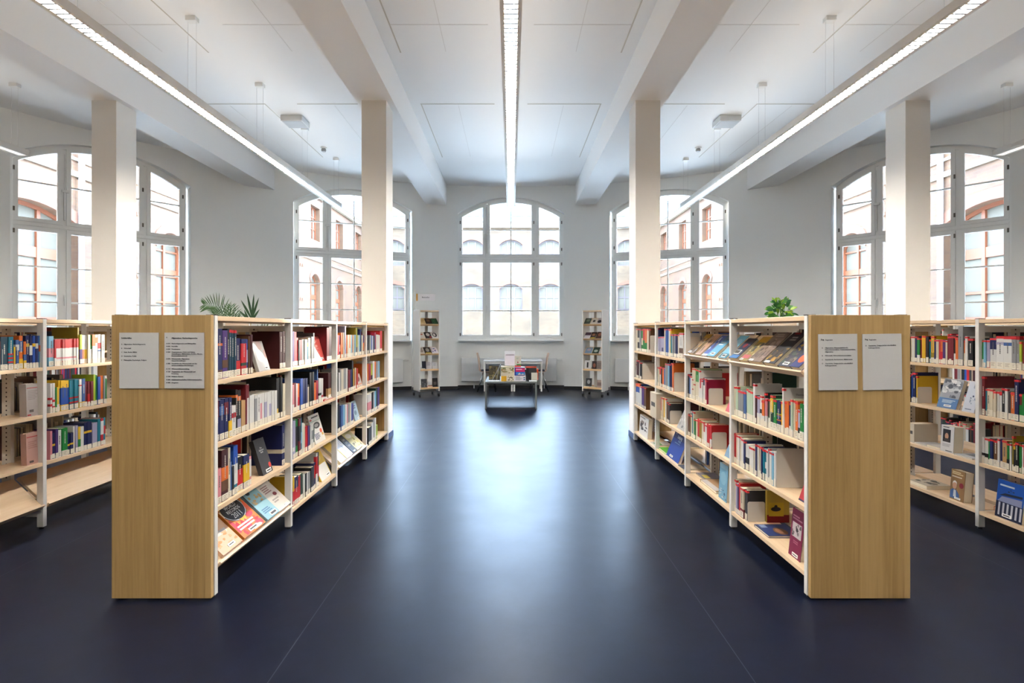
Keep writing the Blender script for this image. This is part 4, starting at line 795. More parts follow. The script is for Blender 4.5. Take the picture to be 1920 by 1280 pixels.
# beige file boxes that stand proud of the shelf
def file_box(row, bay, lev, x0, x1, h, d, off, label):
    s, fx = ROWS[row]; z = shelf_z(row, bay, lev); ya, yb = sorted((py(row, x0, off), py(row, x1, off)))
    a, b = sorted((s * (fx + off), s * (fx + off + d)))
    M = Matrix.Translation((0, 0, 0)); t = tag(empty('file_box', Matrix.Translation(((a + b) / 2, ya, z))), label, 'file box')
    w = b - a
    MB().box(-w / 2, w / 2, 0, yb - ya, 0.001, h).build('case', mat('file_box_card', (190, 180, 160), 0.7), t, bevel=0.002)
    xf = -s * (w / 2 + 0.0008); q = sorted((xf, xf + s * 0.002))
    MB().box(q[0], q[1], (yb - ya) * 0.2, (yb - ya) * 0.8, h * 0.45, h * 0.62).build('file_label', mat('file_label', (70, 68, 66), 0.7), t)
file_box('R1', 2, 1, 1219, 1230.4, 0.265, 0.2, -0.03, 'beige file box standing proud of the third shelf in front of an upright')
file_box('R2', 1, 1, 1700, 1714, 0.16, 0.2, 0.03, 'brown card box on the third shelf, outer right bookcase, beside the end panel')
# ------------------------------------------------------------------ book trolleys
FACES = [((206, 186, 140), (150, 120, 80)), ((52, 40, 34), (90, 110, 70)), ((28, 60, 40), (60, 120, 70))]
def trolley(sgn, label, tiers, nm):
    ex = Vector((math.cos(R(27)), sgn * -math.sin(R(27)), 0)); 
    M = place(sgn * 1.811, 11.5, 0, -sgn * R(27))
    root = tag(empty('book_trolley', M), label, 'book trolley', 'white book trolleys by the window')
    hw, hd = 0.222, 0.228
    for x in (-hw, hw - 0.022):
        MB().box(x, x + 0.022, -hd, hd, 0.115, 1.835).build('side_panel', STEELW, root, bevel=0.004)
    MB().box(-hw + 0.02, hw - 0.02, -hd + 0.004, hd - 0.004, 1.80, 1.822).build('top_board', BOARD, root)
    MB().box(-0.03, 0.03, -0.015, 0.015, 0.12, 1.81).build('centre_post', HOLES, root)
    pf = MB()
    MB().box(-hw + 0.02, hw - 0.02, -0.012, 0.012, 0.09, 0.14).build('base_rail', STEELW, root)
    for x in (-1, 1):
        for y in (-1, 1):
            cx, cy_ = x * (hw - 0.012), y * (hd - 0.02)
            c = MB().lathe([(0.012, 0.07), (0.012, 0.12)], (cx, cy_, 0), 10).box(cx - 0.02, cx + 0.02, cy_ - 0.025, cy_ + 0.025, 0.058, 0.076).build('caster', CHROME, root)
            MB().tube((cx - 0.014, cy_ + 0.008, 0.032), (cx + 0.014, cy_ + 0.008, 0.032), 0.032, n=14).build('wheel', BLACK, c)
    zs = [1.52, 1.215, 0.90, 0.575, 0.19]
    for ti, z in enumerate(zs):
        sl = ti < 3
        for side in (-1, 1):
            T = Matrix.Translation((0, side * (hd - 0.01), z)) @ Matrix.Rotation(-side * R(38 if sl else 0), 4, 'X')
            q = sorted((0, -side * (0.2 if not sl else 0.235)))
            b = MB().box(-hw + 0.023, hw - 0.023, q[0], q[1], -0.02, 0.0, M=T)
            bo = b.build('shelf_board', BIRCHL, root)
            MB().box(-hw + 0.023, hw - 0.023, side * 0.0 - 0.006, side * 0.0 + 0.006, -0.022, 0.016, M=T).build('lip', BIRCHL, bo)
        for (u0, u1, h, t, base, art, lab) in tiers[ti]:
            x0 = -0.195 + 0.39 * u0; w = 0.39 * (u1 - u0)
            if sl: B = M @ Matrix.Translation((x0, -hd + 0.012, z)) @ Matrix.Rotation(-R(52), 4, 'X') @ Matrix.Translation((0, -t - 0.0008, 0.008))
            elif h > 0: B = M @ Matrix.Translation((x0, -hd + 0.05, z + 0.001)) @ Matrix.Rotation(-R(8), 4, 'X')
            else: B = M @ Matrix.Translation((x0, -hd + 0.03, z + t + 0.001)) @ Matrix.Rotation(-PI / 2, 4, 'X'); h = -h
            face_book(B, w, h, t, base, art, lab + nm, sticker=None)
BIRCHL = mat('birch_edge', (206, 172, 128), 0.5)
P1 = [('e', 0.5, 0.55, 0.25, 0.2, (190, 186, 180)), ('e', 0.5, 0.62, 0.2, 0.14, (30, 28, 28))]
trolley(-1, 'white book trolley with angled shelves left of the central window, under the Bestseller sign', [
 [(0, 0.3, 0.2, 0.02, (206, 178, 126), [('l', 0.2, 0.8, 0.3, 0.8, 4, (170, 140, 90))], 'tan book, first on the top tier, '), (0.33, 0.64, 0.19, 0.02, (46, 34, 28), [('e', 0.5, 0.6, 0.3, 0.2, (110, 80, 60))], 'dark brown book on the top tier, '), (0.67, 1, 0.19, 0.02, (24, 56, 34), [('s', 0.1, 0.9, 0.2, 0.9, 6, [(60, 130, 70), (20, 30, 24)])], 'dark green book on the top tier, ')],
 [(0, 0.28, 0.19, 0.02, (226, 218, 206), [('e', 0.4, 0.7, 0.3, 0.1, (200, 90, 60))], 'white book with orange spot, second tier, '), (0.3, 0.64, 0.21, 0.02, (34, 32, 34), [('e', 0.5, 0.6, 0.3, 0.25, (200, 196, 194)), ('e', 0.8, 0.2, 0.14, 0.09, (200, 30, 36))], 'black and white portrait book with red dot, second tier, '), (0.67, 1, 0.21, 0.02, (222, 220, 218), [('e', 0.55, 0.55, 0.38, 0.35, (26, 26, 28)), ('e', 0.5, 0.55, 0.2, 0.24, (214, 208, 204))], 'white book with dark haired portrait, second tier, ')],
 [(0, 0.24, 0.2, 0.02, (214, 204, 190), [('l', 0.1, 0.9, 0.2, 0.9, 4, (120, 96, 80))], 'cream striped book, third tier, '), (0.26, 0.62, 0.2, 0.02, (44, 38, 36), [('e', 0.5, 0.55, 0.28, 0.3, (150, 146, 142)), ('r', 0.1, 0.9, 0.02, 0.12, (210, 180, 60))], 'dark portrait book with yellow foot, third tier, '), (0.66, 1, 0.2, 0.02, (216, 208, 214), [('s', 0.1, 0.9, 0.1, 0.9, 7, [(80, 90, 150), (190, 150, 160)])], 'white and mauve book, third tier, ')],
 [(0.13, 0.34, 0.18, 0.02, (26, 28, 44), [], 'navy book, fourth tier, '), (0.35, 0.66, 0.165, 0.02, (206, 202, 206), P1[:0] + [('l', 0.1, 0.9, 0.5, 0.95, 4, (150, 146, 156))], 'pale grey book, fourth tier, '), (0.69, 1, 0.15, 0.025, (200, 200, 202), [('l', 0.2, 0.8, 0.5, 0.9, 3, (160, 160, 166))], 'white square book, fourth tier, '), (0.0, 0.28, -0.045, 0.03, (150, 200, 220), [], 'light blue booklet lying, fourth tier, ')],
 [(0.08, 0.4, 0.19, 0.02, (60, 62, 66), [('s', 0.1, 0.9, 0.1, 0.9, 8, [(120, 122, 126), (30, 30, 34)])], 'grey photo book, lowest tier, '), (0.72, 1, 0.2, 0.025, (32, 26, 26), [('l', 0.2, 0.8, 0.3, 0.6, 2, (110, 100, 96))], 'black book, lowest tier, '), (0.4, 0.7, -0.045, 0.03, (196, 90, 120), [], 'pink booklet lying, lowest tier, ')]], 'left trolley')
trolley(1, 'white book trolley with angled shelves on the right of the central window', [
 [(0.02, 0.36, 0.2, 0.02, (70, 78, 66), [('e', 0.5, 0.6, 0.3, 0.2, (120, 130, 110))], 'grey green book, top tier, '), (0.4, 0.7, 0.19, 0.02, (216, 208, 192), [('e', 0.5, 0.5, 0.25, 0.2, (60, 50, 44))], 'cream book with dark emblem, top tier, '), (0.72, 1, 0.2, 0.02, (200, 190, 190), [('e', 0.5, 0.4, 0.4, 0.25, (30, 28, 34))], 'pale book with black shape, top tier, ')],
 [(0.02, 0.34, 0.2, 0.02, (206, 200, 206), [('r', 0, 1, 0.5, 1, (90, 70, 90))], 'white and plum book, second tier, '), (0.36, 0.66, 0.21, 0.02, (50, 40, 40), [('e', 0.5, 0.6, 0.3, 0.2, (170, 120, 90)), ('r', 0.1, 0.9, 0.02, 0.15, (206, 186, 60))], 'dark book with yellow foot, second tier, '), (0.69, 1, 0.22, 0.02, (60, 36, 30), [('e', 0.5, 0.6, 0.3, 0.25, (170, 110, 84))], 'dark brown portrait book, second tier, ')],
 [(0.06, 0.44, 0.19, 0.02, (130, 156, 186), [('e', 0.5, 0.6, 0.3, 0.2, (186, 170, 180))], 'blue grey book, third tier, '), (0.48, 0.84, 0.2, 0.02, (44, 70, 60), [('e', 0.5, 0.4, 0.3, 0.2, (190, 200, 190))], 'dark green book with pale spot, third tier, '), (0.86, 1, 0.17, 0.02, (214, 206, 200), [], 'narrow white book, third tier, ')],
 [(0.02, 0.38, 0.19, 0.02, (214, 212, 212), [('r', 0.35, 0.6, 0.2, 0.8, (36, 34, 40))], 'white book with black bar, fourth tier, '), (0.44, 0.7, 0.18, 0.02, (50, 34, 30), [('e', 0.5, 0.5, 0.3, 0.25, (150, 90, 70))], 'dark portrait book, fourth tier, '), (0.72, 1, 0.19, 0.02, (150, 136, 126), [('l', 0.1, 0.9, 0.2, 0.8, 4, (120, 106, 98))], 'taupe book, fourth tier, ')],
 [(0.08, 0.42, 0.2, 0.02, (36, 36, 40), [('e', 0.5, 0.6, 0.26, 0.22, (160, 160, 160))], 'black and white photo book, lowest tier, '), (0.72, 1, 0.17, 0.025, (176, 160, 150), [('r', 0.1, 0.9, 0.3, 0.7, (130, 110, 104))], 'brown grey book, lowest tier, '), (0.0, 0.34, -0.045, 0.03, (222, 220, 216), [], 'white booklet lying first, lowest tier, '), (0.36, 0.68, -0.045, 0.03, (206, 204, 198), [], 'white booklet lying in the middle, lowest tier, ')]], 'right trolley')
# Bestseller sign on a rod above the left trolley
t = tag(empty('shelf_sign', place(-2.03, 11.5, 1.836)), 'small white Bestseller sign with mustard stripe above the left book trolley', 'sign')
MB().tube((-0.02, 0, 0.0), (-0.02, 0, 0.42), 0.006).build('rod', STEELW, t)
Ms = Matrix.Rotation(R(8), 4, 'Z')
MB().box(0.0, 0.4, -0.004, 0.004, 0.205, 0.345, M=Ms).build('plate', mat('sign_plate', (214, 212, 216), 0.4), t)
MB().box(0.0, 0.036, -0.006, 0.006, 0.20, 0.35, M=Ms).build('stripe', mat('sign_mustard', (190, 138, 46), 0.5), t)
text('lettering', 'Bestseller', 0.042, INK, t, Ms @ Matrix.Translation((0.12, -0.0045, 0.262)), bold=0.0008)
# ------------------------------------------------------------------ low grey display table
GT = mat('grey_table_paint', (92, 97, 97), 0.22)
t = tag(empty('display_table', place(0, 10.05, 0)), 'low grey table with solid sides, books piled on it, in front of the central window', 'table')
tw, y0, y1, hz = 0.46, -0.55, 0.55, 0.5
MB().box(-tw, tw, y0, y1, hz - 0.034, hz).build('table_top', GT, t, bevel=0.004)
for s in (-1, 1):
    a, b = sorted((s * tw, s * (tw - 0.03))); MB().box(a, b, y0, y1, 0.012, hz - 0.032).build('side_panel', GT, t, bevel=0.003)
    for y in (y0 + 0.03, y1 - 0.03): MB().lathe([(0.012, 0), (0.012, 0.014)], (s * (tw - 0.015), y, 0), 8).build('foot', BLACK, t)
MB().box(-tw + 0.03, tw - 0.03, y1 - 0.04, y1 - 0.02, hz - 0.16, hz - 0.033).build('apron', GT, t)
TZ, TY = 0.501, 9.55          # table height and front row depth
def on_table(x0, x1, y, z, h, t, base, art, label, tilt=0, rz=0, **kw):
    M = Matrix.Translation((x0, y, z)) @ Matrix.Rotation(rz, 4, 'Z') @ Matrix.Rotation(-R(tilt), 4, 'X')
    return face_book(M, x1 - x0, h, t, base, art, label, **kw)
k = 9.62 / F
X = lambda px: (px - 958) * k
# stacks of thick books, fronts to the aisle
def box_stack(px0, px1, z0, h, y, d, base, art, label):
    return on_table(X(px0), X(px1), y, z0, h, d, base, art, label, sticker=None)
box_stack(939.5, 964, TZ, 0.135, 9.58, 0.2, (222, 212, 190), [('r', 0, 0.42, 0, 0.68, (222, 170, 40)), ('s', 0.48, 0.98, 0.05, 0.7, 12, [(90, 76, 60), (190, 176, 150), (40, 34, 30)])], 'yellow and cream thick book at the bottom of the left pile on the grey table')
box_stack(939.5, 964, TZ + 0.136, 0.125, 9.6, 0.19, (206, 200, 176), [('s', 0.02, 0.98, 0.05, 0.8, 22, [(150, 140, 100), (100, 110, 70), (226, 214, 190), (190, 140, 90)])], 'cream thick book with garden picture, top of the left pile on the grey table')
box_stack(964.6, 985.6, TZ, 0.096, 9.58, 0.2, (218, 214, 222), [('l', 0.1, 0.7, 0.15, 0.9, 4, (150, 146, 156)), ('r', 0.8, 0.95, 0.2, 0.4, (50, 90, 150)), ('r', 0.8, 0.95, 0.55, 0.75, (60, 130, 150))], 'white thick book at the bottom of the right pile on the grey table')
box_stack(964.6, 984, TZ + 0.097, 0.148, 9.6, 0.19, (40, 44, 130), [('r', 0.1, 1, 0.45, 0.9, (206, 40, 110)), ('l', 0.15, 0.95, 0.66, 0.84, 1, (240, 190, 206)), ('r', 0.15, 1, 0.1, 0.42, (50, 120, 196)), ('p', [(0.3, 0.1), (0.5, 0.36), (0.62, 0.12), (0.8, 0.25), (0.95, 0.1)], (226, 222, 206))], 'pink and blue thick book on top of the right pile on the grey table')
t = tag(empty('leaflet_stand', Matrix.Translation((X(946), 9.72, TZ + 0.262))), 'white leaflet holder standing on the pile of books on the grey table', 'leaflet stand')
MB().box(0, 0.19, 0, 0.004, 0.0, 0.275).box(0, 0.19, 0, 0.07, 0, 0.003).build('holder', mat('clear_white_acrylic', (214, 216, 224), 0.15), t)
MB().box(0.012, 0.178, -0.003, -0.0003, 0.008, 0.215).build('leaflet', mat('leaflet_paper', (206, 200, 212), 0.6), t)
MB().box(0.022, 0.168, -0.0045, -0.0028, 0.196, 0.204).build('leaflet_lettering', PRINT, t)
on_table(X(965), X(977), 9.66, TZ + 0.246, 0.2, 0.03, (206, 202, 192), [('r', 0, 1, 0, 0.14, (196, 30, 40)), ('r', 0.3, 1, 0.15, 0.27, (60, 130, 60)), ('p', [(0.5, 0.32), (0.6, 0.42), (0.5, 0.54), (0.4, 0.42)], (170, 40, 50)), ('l', 0.25, 0.75, 0.72, 0.84, 2, (150, 180, 160))], 'grey book with red foot standing on the right pile, grey table', sticker=None)
on_table(X(915), X(937), 9.98, TZ, 0.245, 0.02, (70, 60, 42), [('s', 0.02, 0.98, 0.02, 0.98, 24, [(110, 100, 60), (40, 34, 26), (130, 116, 80)])], 'dark olive picture book standing at the back left of the grey table', tilt=6, sticker=None)
# grey brochure holder seen from its side
t = tag(empty('book_easel', Matrix.Translation((X(926), 9.68, TZ))), 'grey metal book easel leaning on the left of the grey table', 'book easel')
MB().box(-0.004, 0.004, -0.1, 0.1, 0, 0.31, M=Matrix.Rotation(R(28), 4, 'Y') @ Matrix.Translation((-0.03, 0, 0.004))).build('back_plate', GREYM, t)
MB().tube((0.08, -0.06, 0.2), (0.05, -0.06, 0.006), 0.005).tube((0.05, -0.06, 0.006), (0.05, 0.06, 0.006), 0.005).tube((0.08, 0.06, 0.2), (0.05, 0.06, 0.006), 0.005).build('prop', GREYM, t)
on_table(X(916.5), X(937), 9.56, TZ + 0.004, 0.05, 0.003, (214, 216, 222), [], 'white leaflet lying on the front left of the grey table', tilt=78, sticker=None)
on_table(X(986), X(1007), 9.86, TZ, 0.245, 0.04, (26, 24, 26), [('r', 0, 1, 0.88, 1, (190, 80, 60)), ('r', 0.3, 0.95, 0.45, 0.86, (52, 52, 54))], 'black book with red top edge standing on the right of the grey table', sticker=None)
M_ = Matrix.Translation((X(992), 9.64, TZ)) @ Matrix.Rotation(R(-14), 4, 'Y') @ Matrix.Rotation(R(90), 4, 'Z')
face_book(M_, 0.15, 0.215, 0.03, (34, 34, 38), [], 'black book leaning sideways against the black one, grey table', sticker=None)
on_table(X(1008), X(1010.5), 9.83, TZ, 0.2, 0.15, (226, 84, 30), [], 'narrow orange book standing at the right edge of the grey table', sticker=None)
on_table(X(996.5), X(1008), 9.66, TZ + 0.012, 0.13, 0.03, (206, 204, 190), [], 'small cream book standing on a white brochure, right side of grey table', sticker=None)
on_table(X(992), X(1013) - 0.06, 9.56, TZ, 0.11, 0.004, (222, 226, 232), [], 'white brochure under the small cream book, right side of grey table', tilt=86, sticker=None)
# ------------------------------------------------------------------ white study tables, chairs
for x0, x1, lab in ((-0.625, 0.045, 'left of the two white study tables pushed together under the central window'), (0.049, 0.72, 'right of the two white study tables pushed together under the central window')):
    t = tag(empty('study_table', place((x0 + x1) / 2, 12.5, 0)), lab, 'table', 'white study tables')
    w = (x1 - x0) / 2
    MB().box(-w, w, -0.3, 0.3, 0.69, 0.72).build('table_top', mat('white_laminate', (238, 240, 244), 0.3), t, bevel=0.006)
    MB().box(-w + 0.03, w - 0.03, -0.27, -0.25, 0.64, 0.692).box(-w + 0.03, w - 0.03, 0.25, 0.27, 0.64, 0.692).box(-w + 0.03, -w + 0.05, -0.27, 0.27, 0.64, 0.692).box(w - 0.05, w - 0.03, -0.27, 0.27, 0.64, 0.692).build('apron', WHITE, t)
    for sx in (-1, 1):
        for sy in (-1, 1):
            lx, ly = sx * (w - 0.026), sy * 0.272
            l = MB().tube((lx, ly, 0.01), (lx, ly, 0.692), 0.02, n=12).build('leg', WHITE, t, smooth=False)
            MB().lathe([(0.021, 0), (0.021, 0.012)], (lx, ly, 0), 10).build('foot', BLACK, l)
CHW = mat('chair_beech', (216, 186, 164), 0.5); CUSH = mat('chair_cushion', (34, 38, 56), 0.85)
def chair(x, y, face, label):
    """side chair facing along +X (face=1) or -X: bent plywood shell, cushion, four splayed chrome legs"""
    t = tag(empty('chair', place(x, y, 0, 0 if face > 0 else PI)), label, 'chair', 'beech chairs at the white tables')
    prof = [(0.22, 0.455), (0.1, 0.448), (-0.06, 0.445), (-0.13, 0.455), (-0.17, 0.485), (-0.185, 0.54), (-0.195, 0.64), (-0.21, 0.76), (-0.24, 0.88)]
    mb = MB(); th = 0.012; n = len(prof); nw = 8; grid = []
    for i, (px, pz) in enumerate(prof):
        a = prof[max(i - 1, 0)]; b = prof[min(i + 1, n - 1)]; dx, dz = b[0] - a[0], b[1] - a[1]; L_ = math.hypot(dx, dz); nx, nz = dz / L_, -dx / L_
        hw = 0.2 - 0.03 * max(0, (i - 4) / 4) - (0.03 if i == n - 1 else 0)
        row = []
        for j in range(nw + 1):
            yy = -hw + 2 * hw * j / nw; curve = 0.022 * (yy / hw) ** 2 * (1 if i > 4 else 0.2)
            row.append(((px + (curve if i > 4 else 0), yy, pz + (curve if i <= 4 else 0)), (px + (curve if i > 4 else 0) - nx * -th, yy, pz + (curve if i <= 4 else 0) + nz * th)))
        grid.append(row)
    vs = [p for row in grid for pr in row for p in pr]; id_ = lambda i, j, k: (i * (nw + 1) + j) * 2 + k
    fs = []
    for i in range(n - 1):
        for j in range(nw): fs += [(id_(i, j, 0), id_(i, j + 1, 0), id_(i + 1, j + 1, 0), id_(i + 1, j, 0)), (id_(i, j, 1), id_(i + 1, j, 1), id_(i + 1, j + 1, 1), id_(i, j + 1, 1))]
        fs += [(id_(i, 0, 0), id_(i + 1, 0, 0), id_(i + 1, 0, 1), id_(i, 0, 1)), (id_(i, nw, 0), id_(i, nw, 1), id_(i + 1, nw, 1), id_(i + 1, nw, 0))]
    for j in range(nw): fs += [(id_(0, j, 0), id_(0, j, 1), id_(0, j + 1, 1), id_(0, j + 1, 0)), (id_(n - 1, j, 0), id_(n - 1, j + 1, 0), id_(n - 1, j + 1, 1), id_(n - 1, j, 1))]
    mb.add(vs, fs); mb.build('shell', CHW, t, smooth=True)
    MB().box(-0.13, 0.215, -0.18, 0.18, 0.458, 0.488).build('seat_cushion', CUSH, t, bevel=0.012)
    MB().tube((0.12, -0.16, 0.437), (0.12, 0.16, 0.437), 0.011).tube((-0.08, -0.16, 0.437), (-0.08, 0.16, 0.437), 0.011).tube((0.12, -0.12, 0.437), (-0.08, -0.12, 0.437), 0.009).tube((0.12, 0.12, 0.437), (-0.08, 0.12, 0.437), 0.009).build('under_frame', CHROME, t)
    for (x0, x1) in ((0.12, 0.21), (-0.08, -0.2)):
        for s in (-1, 1):
            l = MB().tube((x0, s * 0.155, 0.437), (x1, s * 0.2, 0.012), 0.011, n=10).build('leg', CHROME, t, smooth=True)
            MB().lathe([(0.013, 0), (0.013, 0.014)], (x1, s * 0.2, 0), 8).build('foot', BLACK, l)
chair(-0.56, 12.42, 1, 'beech backed chair with dark cushion at the left end of the white tables')
chair(0.65, 12.42, -1, 'beech backed chair with dark cushion at the right end of the white tables')
# ------------------------------------------------------------------ radiators in the window niches
RADM = mat('radiator_white', (226, 228, 228), 0.4)
for i, (w, lab) in enumerate(((0, 'white panel radiator behind the study tables under the central window'), (-23.07, 'white panel radiator under the window left of the central one'), (23.07, 'white panel radiator under the window right of the central one'), (-51.7, 'white panel radiator under the far left window'), (51.7, 'white panel radiator under the far right window'))):
    d = RAD + 0.1
    t = tag(empty('radiator', place(d * math.sin(R(w)), CY + d * math.cos(R(w)), 0, -R(w))), lab, 'radiator', 'white panel radiators')
    x0, x1 = (-1.19, 1.1)
    MB().box(x0, x1, -0.055, -0.035, 0.18, 0.74).build('front_panel', RADM, t, bevel=0.008)
    MB().box(x0 + 0.01, x1 - 0.01, -0.035, 0.03, 0.19, 0.725).build('body', RADM, t)
    MB().box(x0 + 0.02, x1 - 0.02, -0.03, 0.025, 0.725, 0.735).build('top_grille', mat('radiator_grille', (170, 172, 172), 0.5), t)
    MB().tube((x1, -0.02, 0.70), (x1 + 0.05, -0.02, 0.70), 0.011).tube((x1 + 0.04, -0.03, 0.70), (x1 + 0.13, -0.03, 0.70), 0.02, n=12).build('valve', WHITE, t)
    for xx in (x0 + 0.3, x1 - 0.3): MB().tube((xx, 0.0, 0.0), (xx, 0.0, 0.2), 0.012).build('pipe', RADM, t)
# ------------------------------------------------------------------ plants
def leaf_blade(mb, p, d, up, L_, w, droop, n=5):
    """narrow folded leaflet growing from p along d"""
    d = d.normalized(); side = d.cross(up).normalized(); q = Vector(p); vs = []
    for i in range(n + 1):
        f = i / n; ww = w * math.sin(PI * min(f * 0.85 + 0.12, 1)) * (1 if i < n else 0.08)
        vs += [q - side * ww, q + Vector((0, 0, -0.15 * ww)), q + side * ww]
        dd = (d + Vector((0, 0, -droop * f))).normalized(); q = q + dd * (L_ / n)
    fs = []
    for i in range(n):
        for k in (0, 1): fs.append((3 * i + k, 3 * i + k + 1, 3 * i + k + 4, 3 * i + k + 3))
    mb.add(vs, fs)
PALM = mat('palm_green', (70, 104, 52), 0.5); PALM2 = mat('palm_dark', (40, 74, 36), 0.5); POT = mat('planter_white', (206, 206, 202), 0.5); SOIL = mat('potting_soil', (44, 34, 26), 0.95)
def pot(root, r, h):
    MB().lathe([(r * 0.78, 0.0), (r, h), (r * 0.9, h), (r * 0.88, h - 0.03), (0.01, h - 0.03)], n=24).build('pot', POT, root, smooth=False)
    MB().lathe([(r * 0.88, h - 0.05), (r * 0.87, h - 0.028)], n=20).build('soil', SOIL, root)
root = tag(empty('potted_palm', place(-4.98, 9.6, 0)), 'feathery green palm standing behind the left bookcases, its fronds above the bookcase top', 'plant')
pot(root, 0.2, 0.36)
rr = random.Random(3)
def frond(base, pts, name, lw, ll, m, n=22):
    mb = MB(); P_ = [Vector(p) for p in pts]
    def at(f):
        f = f * (len(P_) - 1); i = min(int(f), len(P_) - 2); a = f - i
        p0, p1, p2, p3 = P_[max(i - 1, 0)], P_[i], P_[i + 1], P_[min(i + 2, len(P_) - 1)]
        return 0.5 * ((2 * p1) + (p2 - p0) * a + (2 * p0 - 5 * p1 + 4 * p2 - p3) * a * a + (3 * p1 - p0 - 3 * p2 + p3) * a ** 3)
    prev = at(0)
    for i in range(1, 25):
        q = at(i / 24); mb.tube(prev, q, 0.007 * (1 - i / 30), 0.007 * (1 - (i + 1) / 30), n=5); prev = q
    for i in range(n):
        f = 0.42 + 0.56 * i / (n - 1); p = at(f); tdir = (at(min(f + 0.02, 1)) - at(f - 0.02)).normalized()
        for s in (-1, 1):
            sd = tdir.cross(Vector((0.25, -0.95, 0.2))).normalized() * s
            d = (tdir * 0.75 + sd * 0.8 + Vector((0, rr.uniform(-0.2, 0.2), 0.12))).normalized()
            leaf_blade(mb, p, d, Vector((0, -1, 0.2)), ll * math.sin(PI * (0.18 + 0.75 * (f - 0.42) / 0.56)) + 0.04, lw, 0.25)
    mb.build(name, m, root)
frond(None, [(0, 0, 0.34), (-0.02, -0.02, 0.9), (-0.06, -0.04, 1.45), (-0.22, -0.06, 1.80), (-0.46, -0.1, 1.86)], 'frond', 0.0085, 0.27, PALM)
frond(None, [(0.02, 0.02, 0.34), (0.05, 0.03, 0.9), (0.02, 0.05, 1.42), (-0.12, 0.06, 1.66), (-0.4, 0.1, 1.70)], 'frond', 0.009, 0.24, PALM2)
frond(None, [(0.02, 0.02, 0.34), (0.06, 0.02, 0.9), (0.05, 0.02, 1.3), (0.0, 0.0, 1.56), (-0.02, 0.0, 1.84)], 'frond', 0.0085, 0.25, PALM, 14)
fan = MB()
fan.path([(0.03, -0.02, 0.34), (0.14, -0.01, 0.9), (0.28, 0.0, 1.35), (0.36, 0.0, 1.62)], 0.008, 6)
for a_, l_, z_ in ((-26, 0.40, 1.60), (-9, 0.46, 1.62), (6, 0.44, 1.62), (19, 0.40, 1.62), (-42, 0.3, 1.55), (34, 0.28, 1.56), (-18, 0.3, 1.50), (-60, 0.24, 1.5)):
    leaf_blade(fan, (0.355 - (1.62 - z_) * 0.3, 0.0, z_), Vector((math.sin(R(a_)), -0.08, math.cos(R(a_)))), Vector((0, -1, 0.2)), l_, 0.021, 0.12)
fan.build('frond', PALM2, root)
frond(None, [(0.0, 0.03, 0.34), (-0.1, 0.06, 0.8), (-0.24, 0.1, 1.2), (-0.4, 0.14, 1.42), (-0.6, 0.16, 1.45)], 'frond', 0.009, 0.25, PALM)
frond(None, [(0.03, 0.03, 0.34), (0.2, 0.06, 0.8), (0.34, 0.1, 1.15), (0.52, 0.14, 1.32), (0.7, 0.16, 1.3)], 'frond', 0.009, 0.25, PALM)
root = tag(empty('potted_plant', place(4.82, 9.6, 0)), 'bushy bright green plant standing behind the right bookcases, its leaves above the bookcase top', 'plant')
pot(root, 0.17, 0.75)
st = MB(); lv = [MB(), MB(), MB()]
for i in range(120):
    a = rr.uniform(0, 2 * PI); q = rr.uniform(0.15, 1.0) ** 0.6; el = rr.uniform(-0.5, 1.3)
    p = Vector((math.cos(a) * math.cos(el) * 0.2 * q, math.sin(a) * math.cos(el) * 0.2 * q, 1.69 + math.sin(el) * 0.29 * q))
    if i % 4 == 0: st.path([(0.02 * math.cos(a), 0.02 * math.sin(a), 0.71), (p.x * 0.35, p.y * 0.35, 1.25), tuple(p)], 0.004, 5)
    d = Vector((math.cos(a) * math.cos(el) + rr.uniform(-0.5, 0.5), math.sin(a) * 0.5 * math.cos(el), math.sin(el) * 0.7 + rr.uniform(-0.4, 0.5)))
    leaf_blade(lv[rr.choice((0, 0, 1, 2, 2))], p, d, Vector((rr.uniform(-0.3, 0.3), -1, rr.uniform(0.2, 0.9))), rr.uniform(0.08, 0.13), rr.uniform(0.02, 0.034), 0.5, 4)
st.build('stems', mat('plant_stem', (86, 120, 50), 0.6), root)
for m_, mb in zip((mat('leaf_green', (66, 128, 36), 0.4), mat('leaf_lime', (150, 186, 50), 0.4), mat('leaf_deep', (36, 92, 40), 0.4)), lv): mb.build('foliage', m_, root)
# ------------------------------------------------------------------ the shelved books that show largest are objects, the slivers behind them one mass
LIMIT = 300 - N_FACE[0]
BOOKS.sort(key=lambda b: -b['area'])
single, rest = BOOKS[:LIMIT], BOOKS[LIMIT:]
for b in single:
    names = [COL[b['c']][3]]
    for k, z0, z1 in b['bands']:
        if COL[k][3] not in names and z1 - z0 > 0.07: names.append(COL[k][3])
    nm = ' and '.join(names[:2])
    tall = 'tall ' if b['h'] > 0.272 and len(nm.split()) < 4 else ''
    lab = '%s%s book, %s from the left, %s shelf, %s bay, %s' % (tall, nm, ORD[b['n'] - 1], LEVN[b['lev']], BAYN[b['bay']], ROWN[b['row']])
    if len(re.findall(r"[A-Za-z0-9][A-Za-z0-9'-]*", lab)) > 16: lab = lab.replace(' and ', '-', 1)
    if len(re.findall(r"[A-Za-z0-9][A-Za-z0-9'-]*", lab)) > 16: lab = lab.replace('tall ', '', 1)
    make_book(b, lab)
mb = MB(); mats = [PAGES, STICK, REDT]
def midx(m):
    if m not in mats: mats.append(m)
    return mats.index(m)
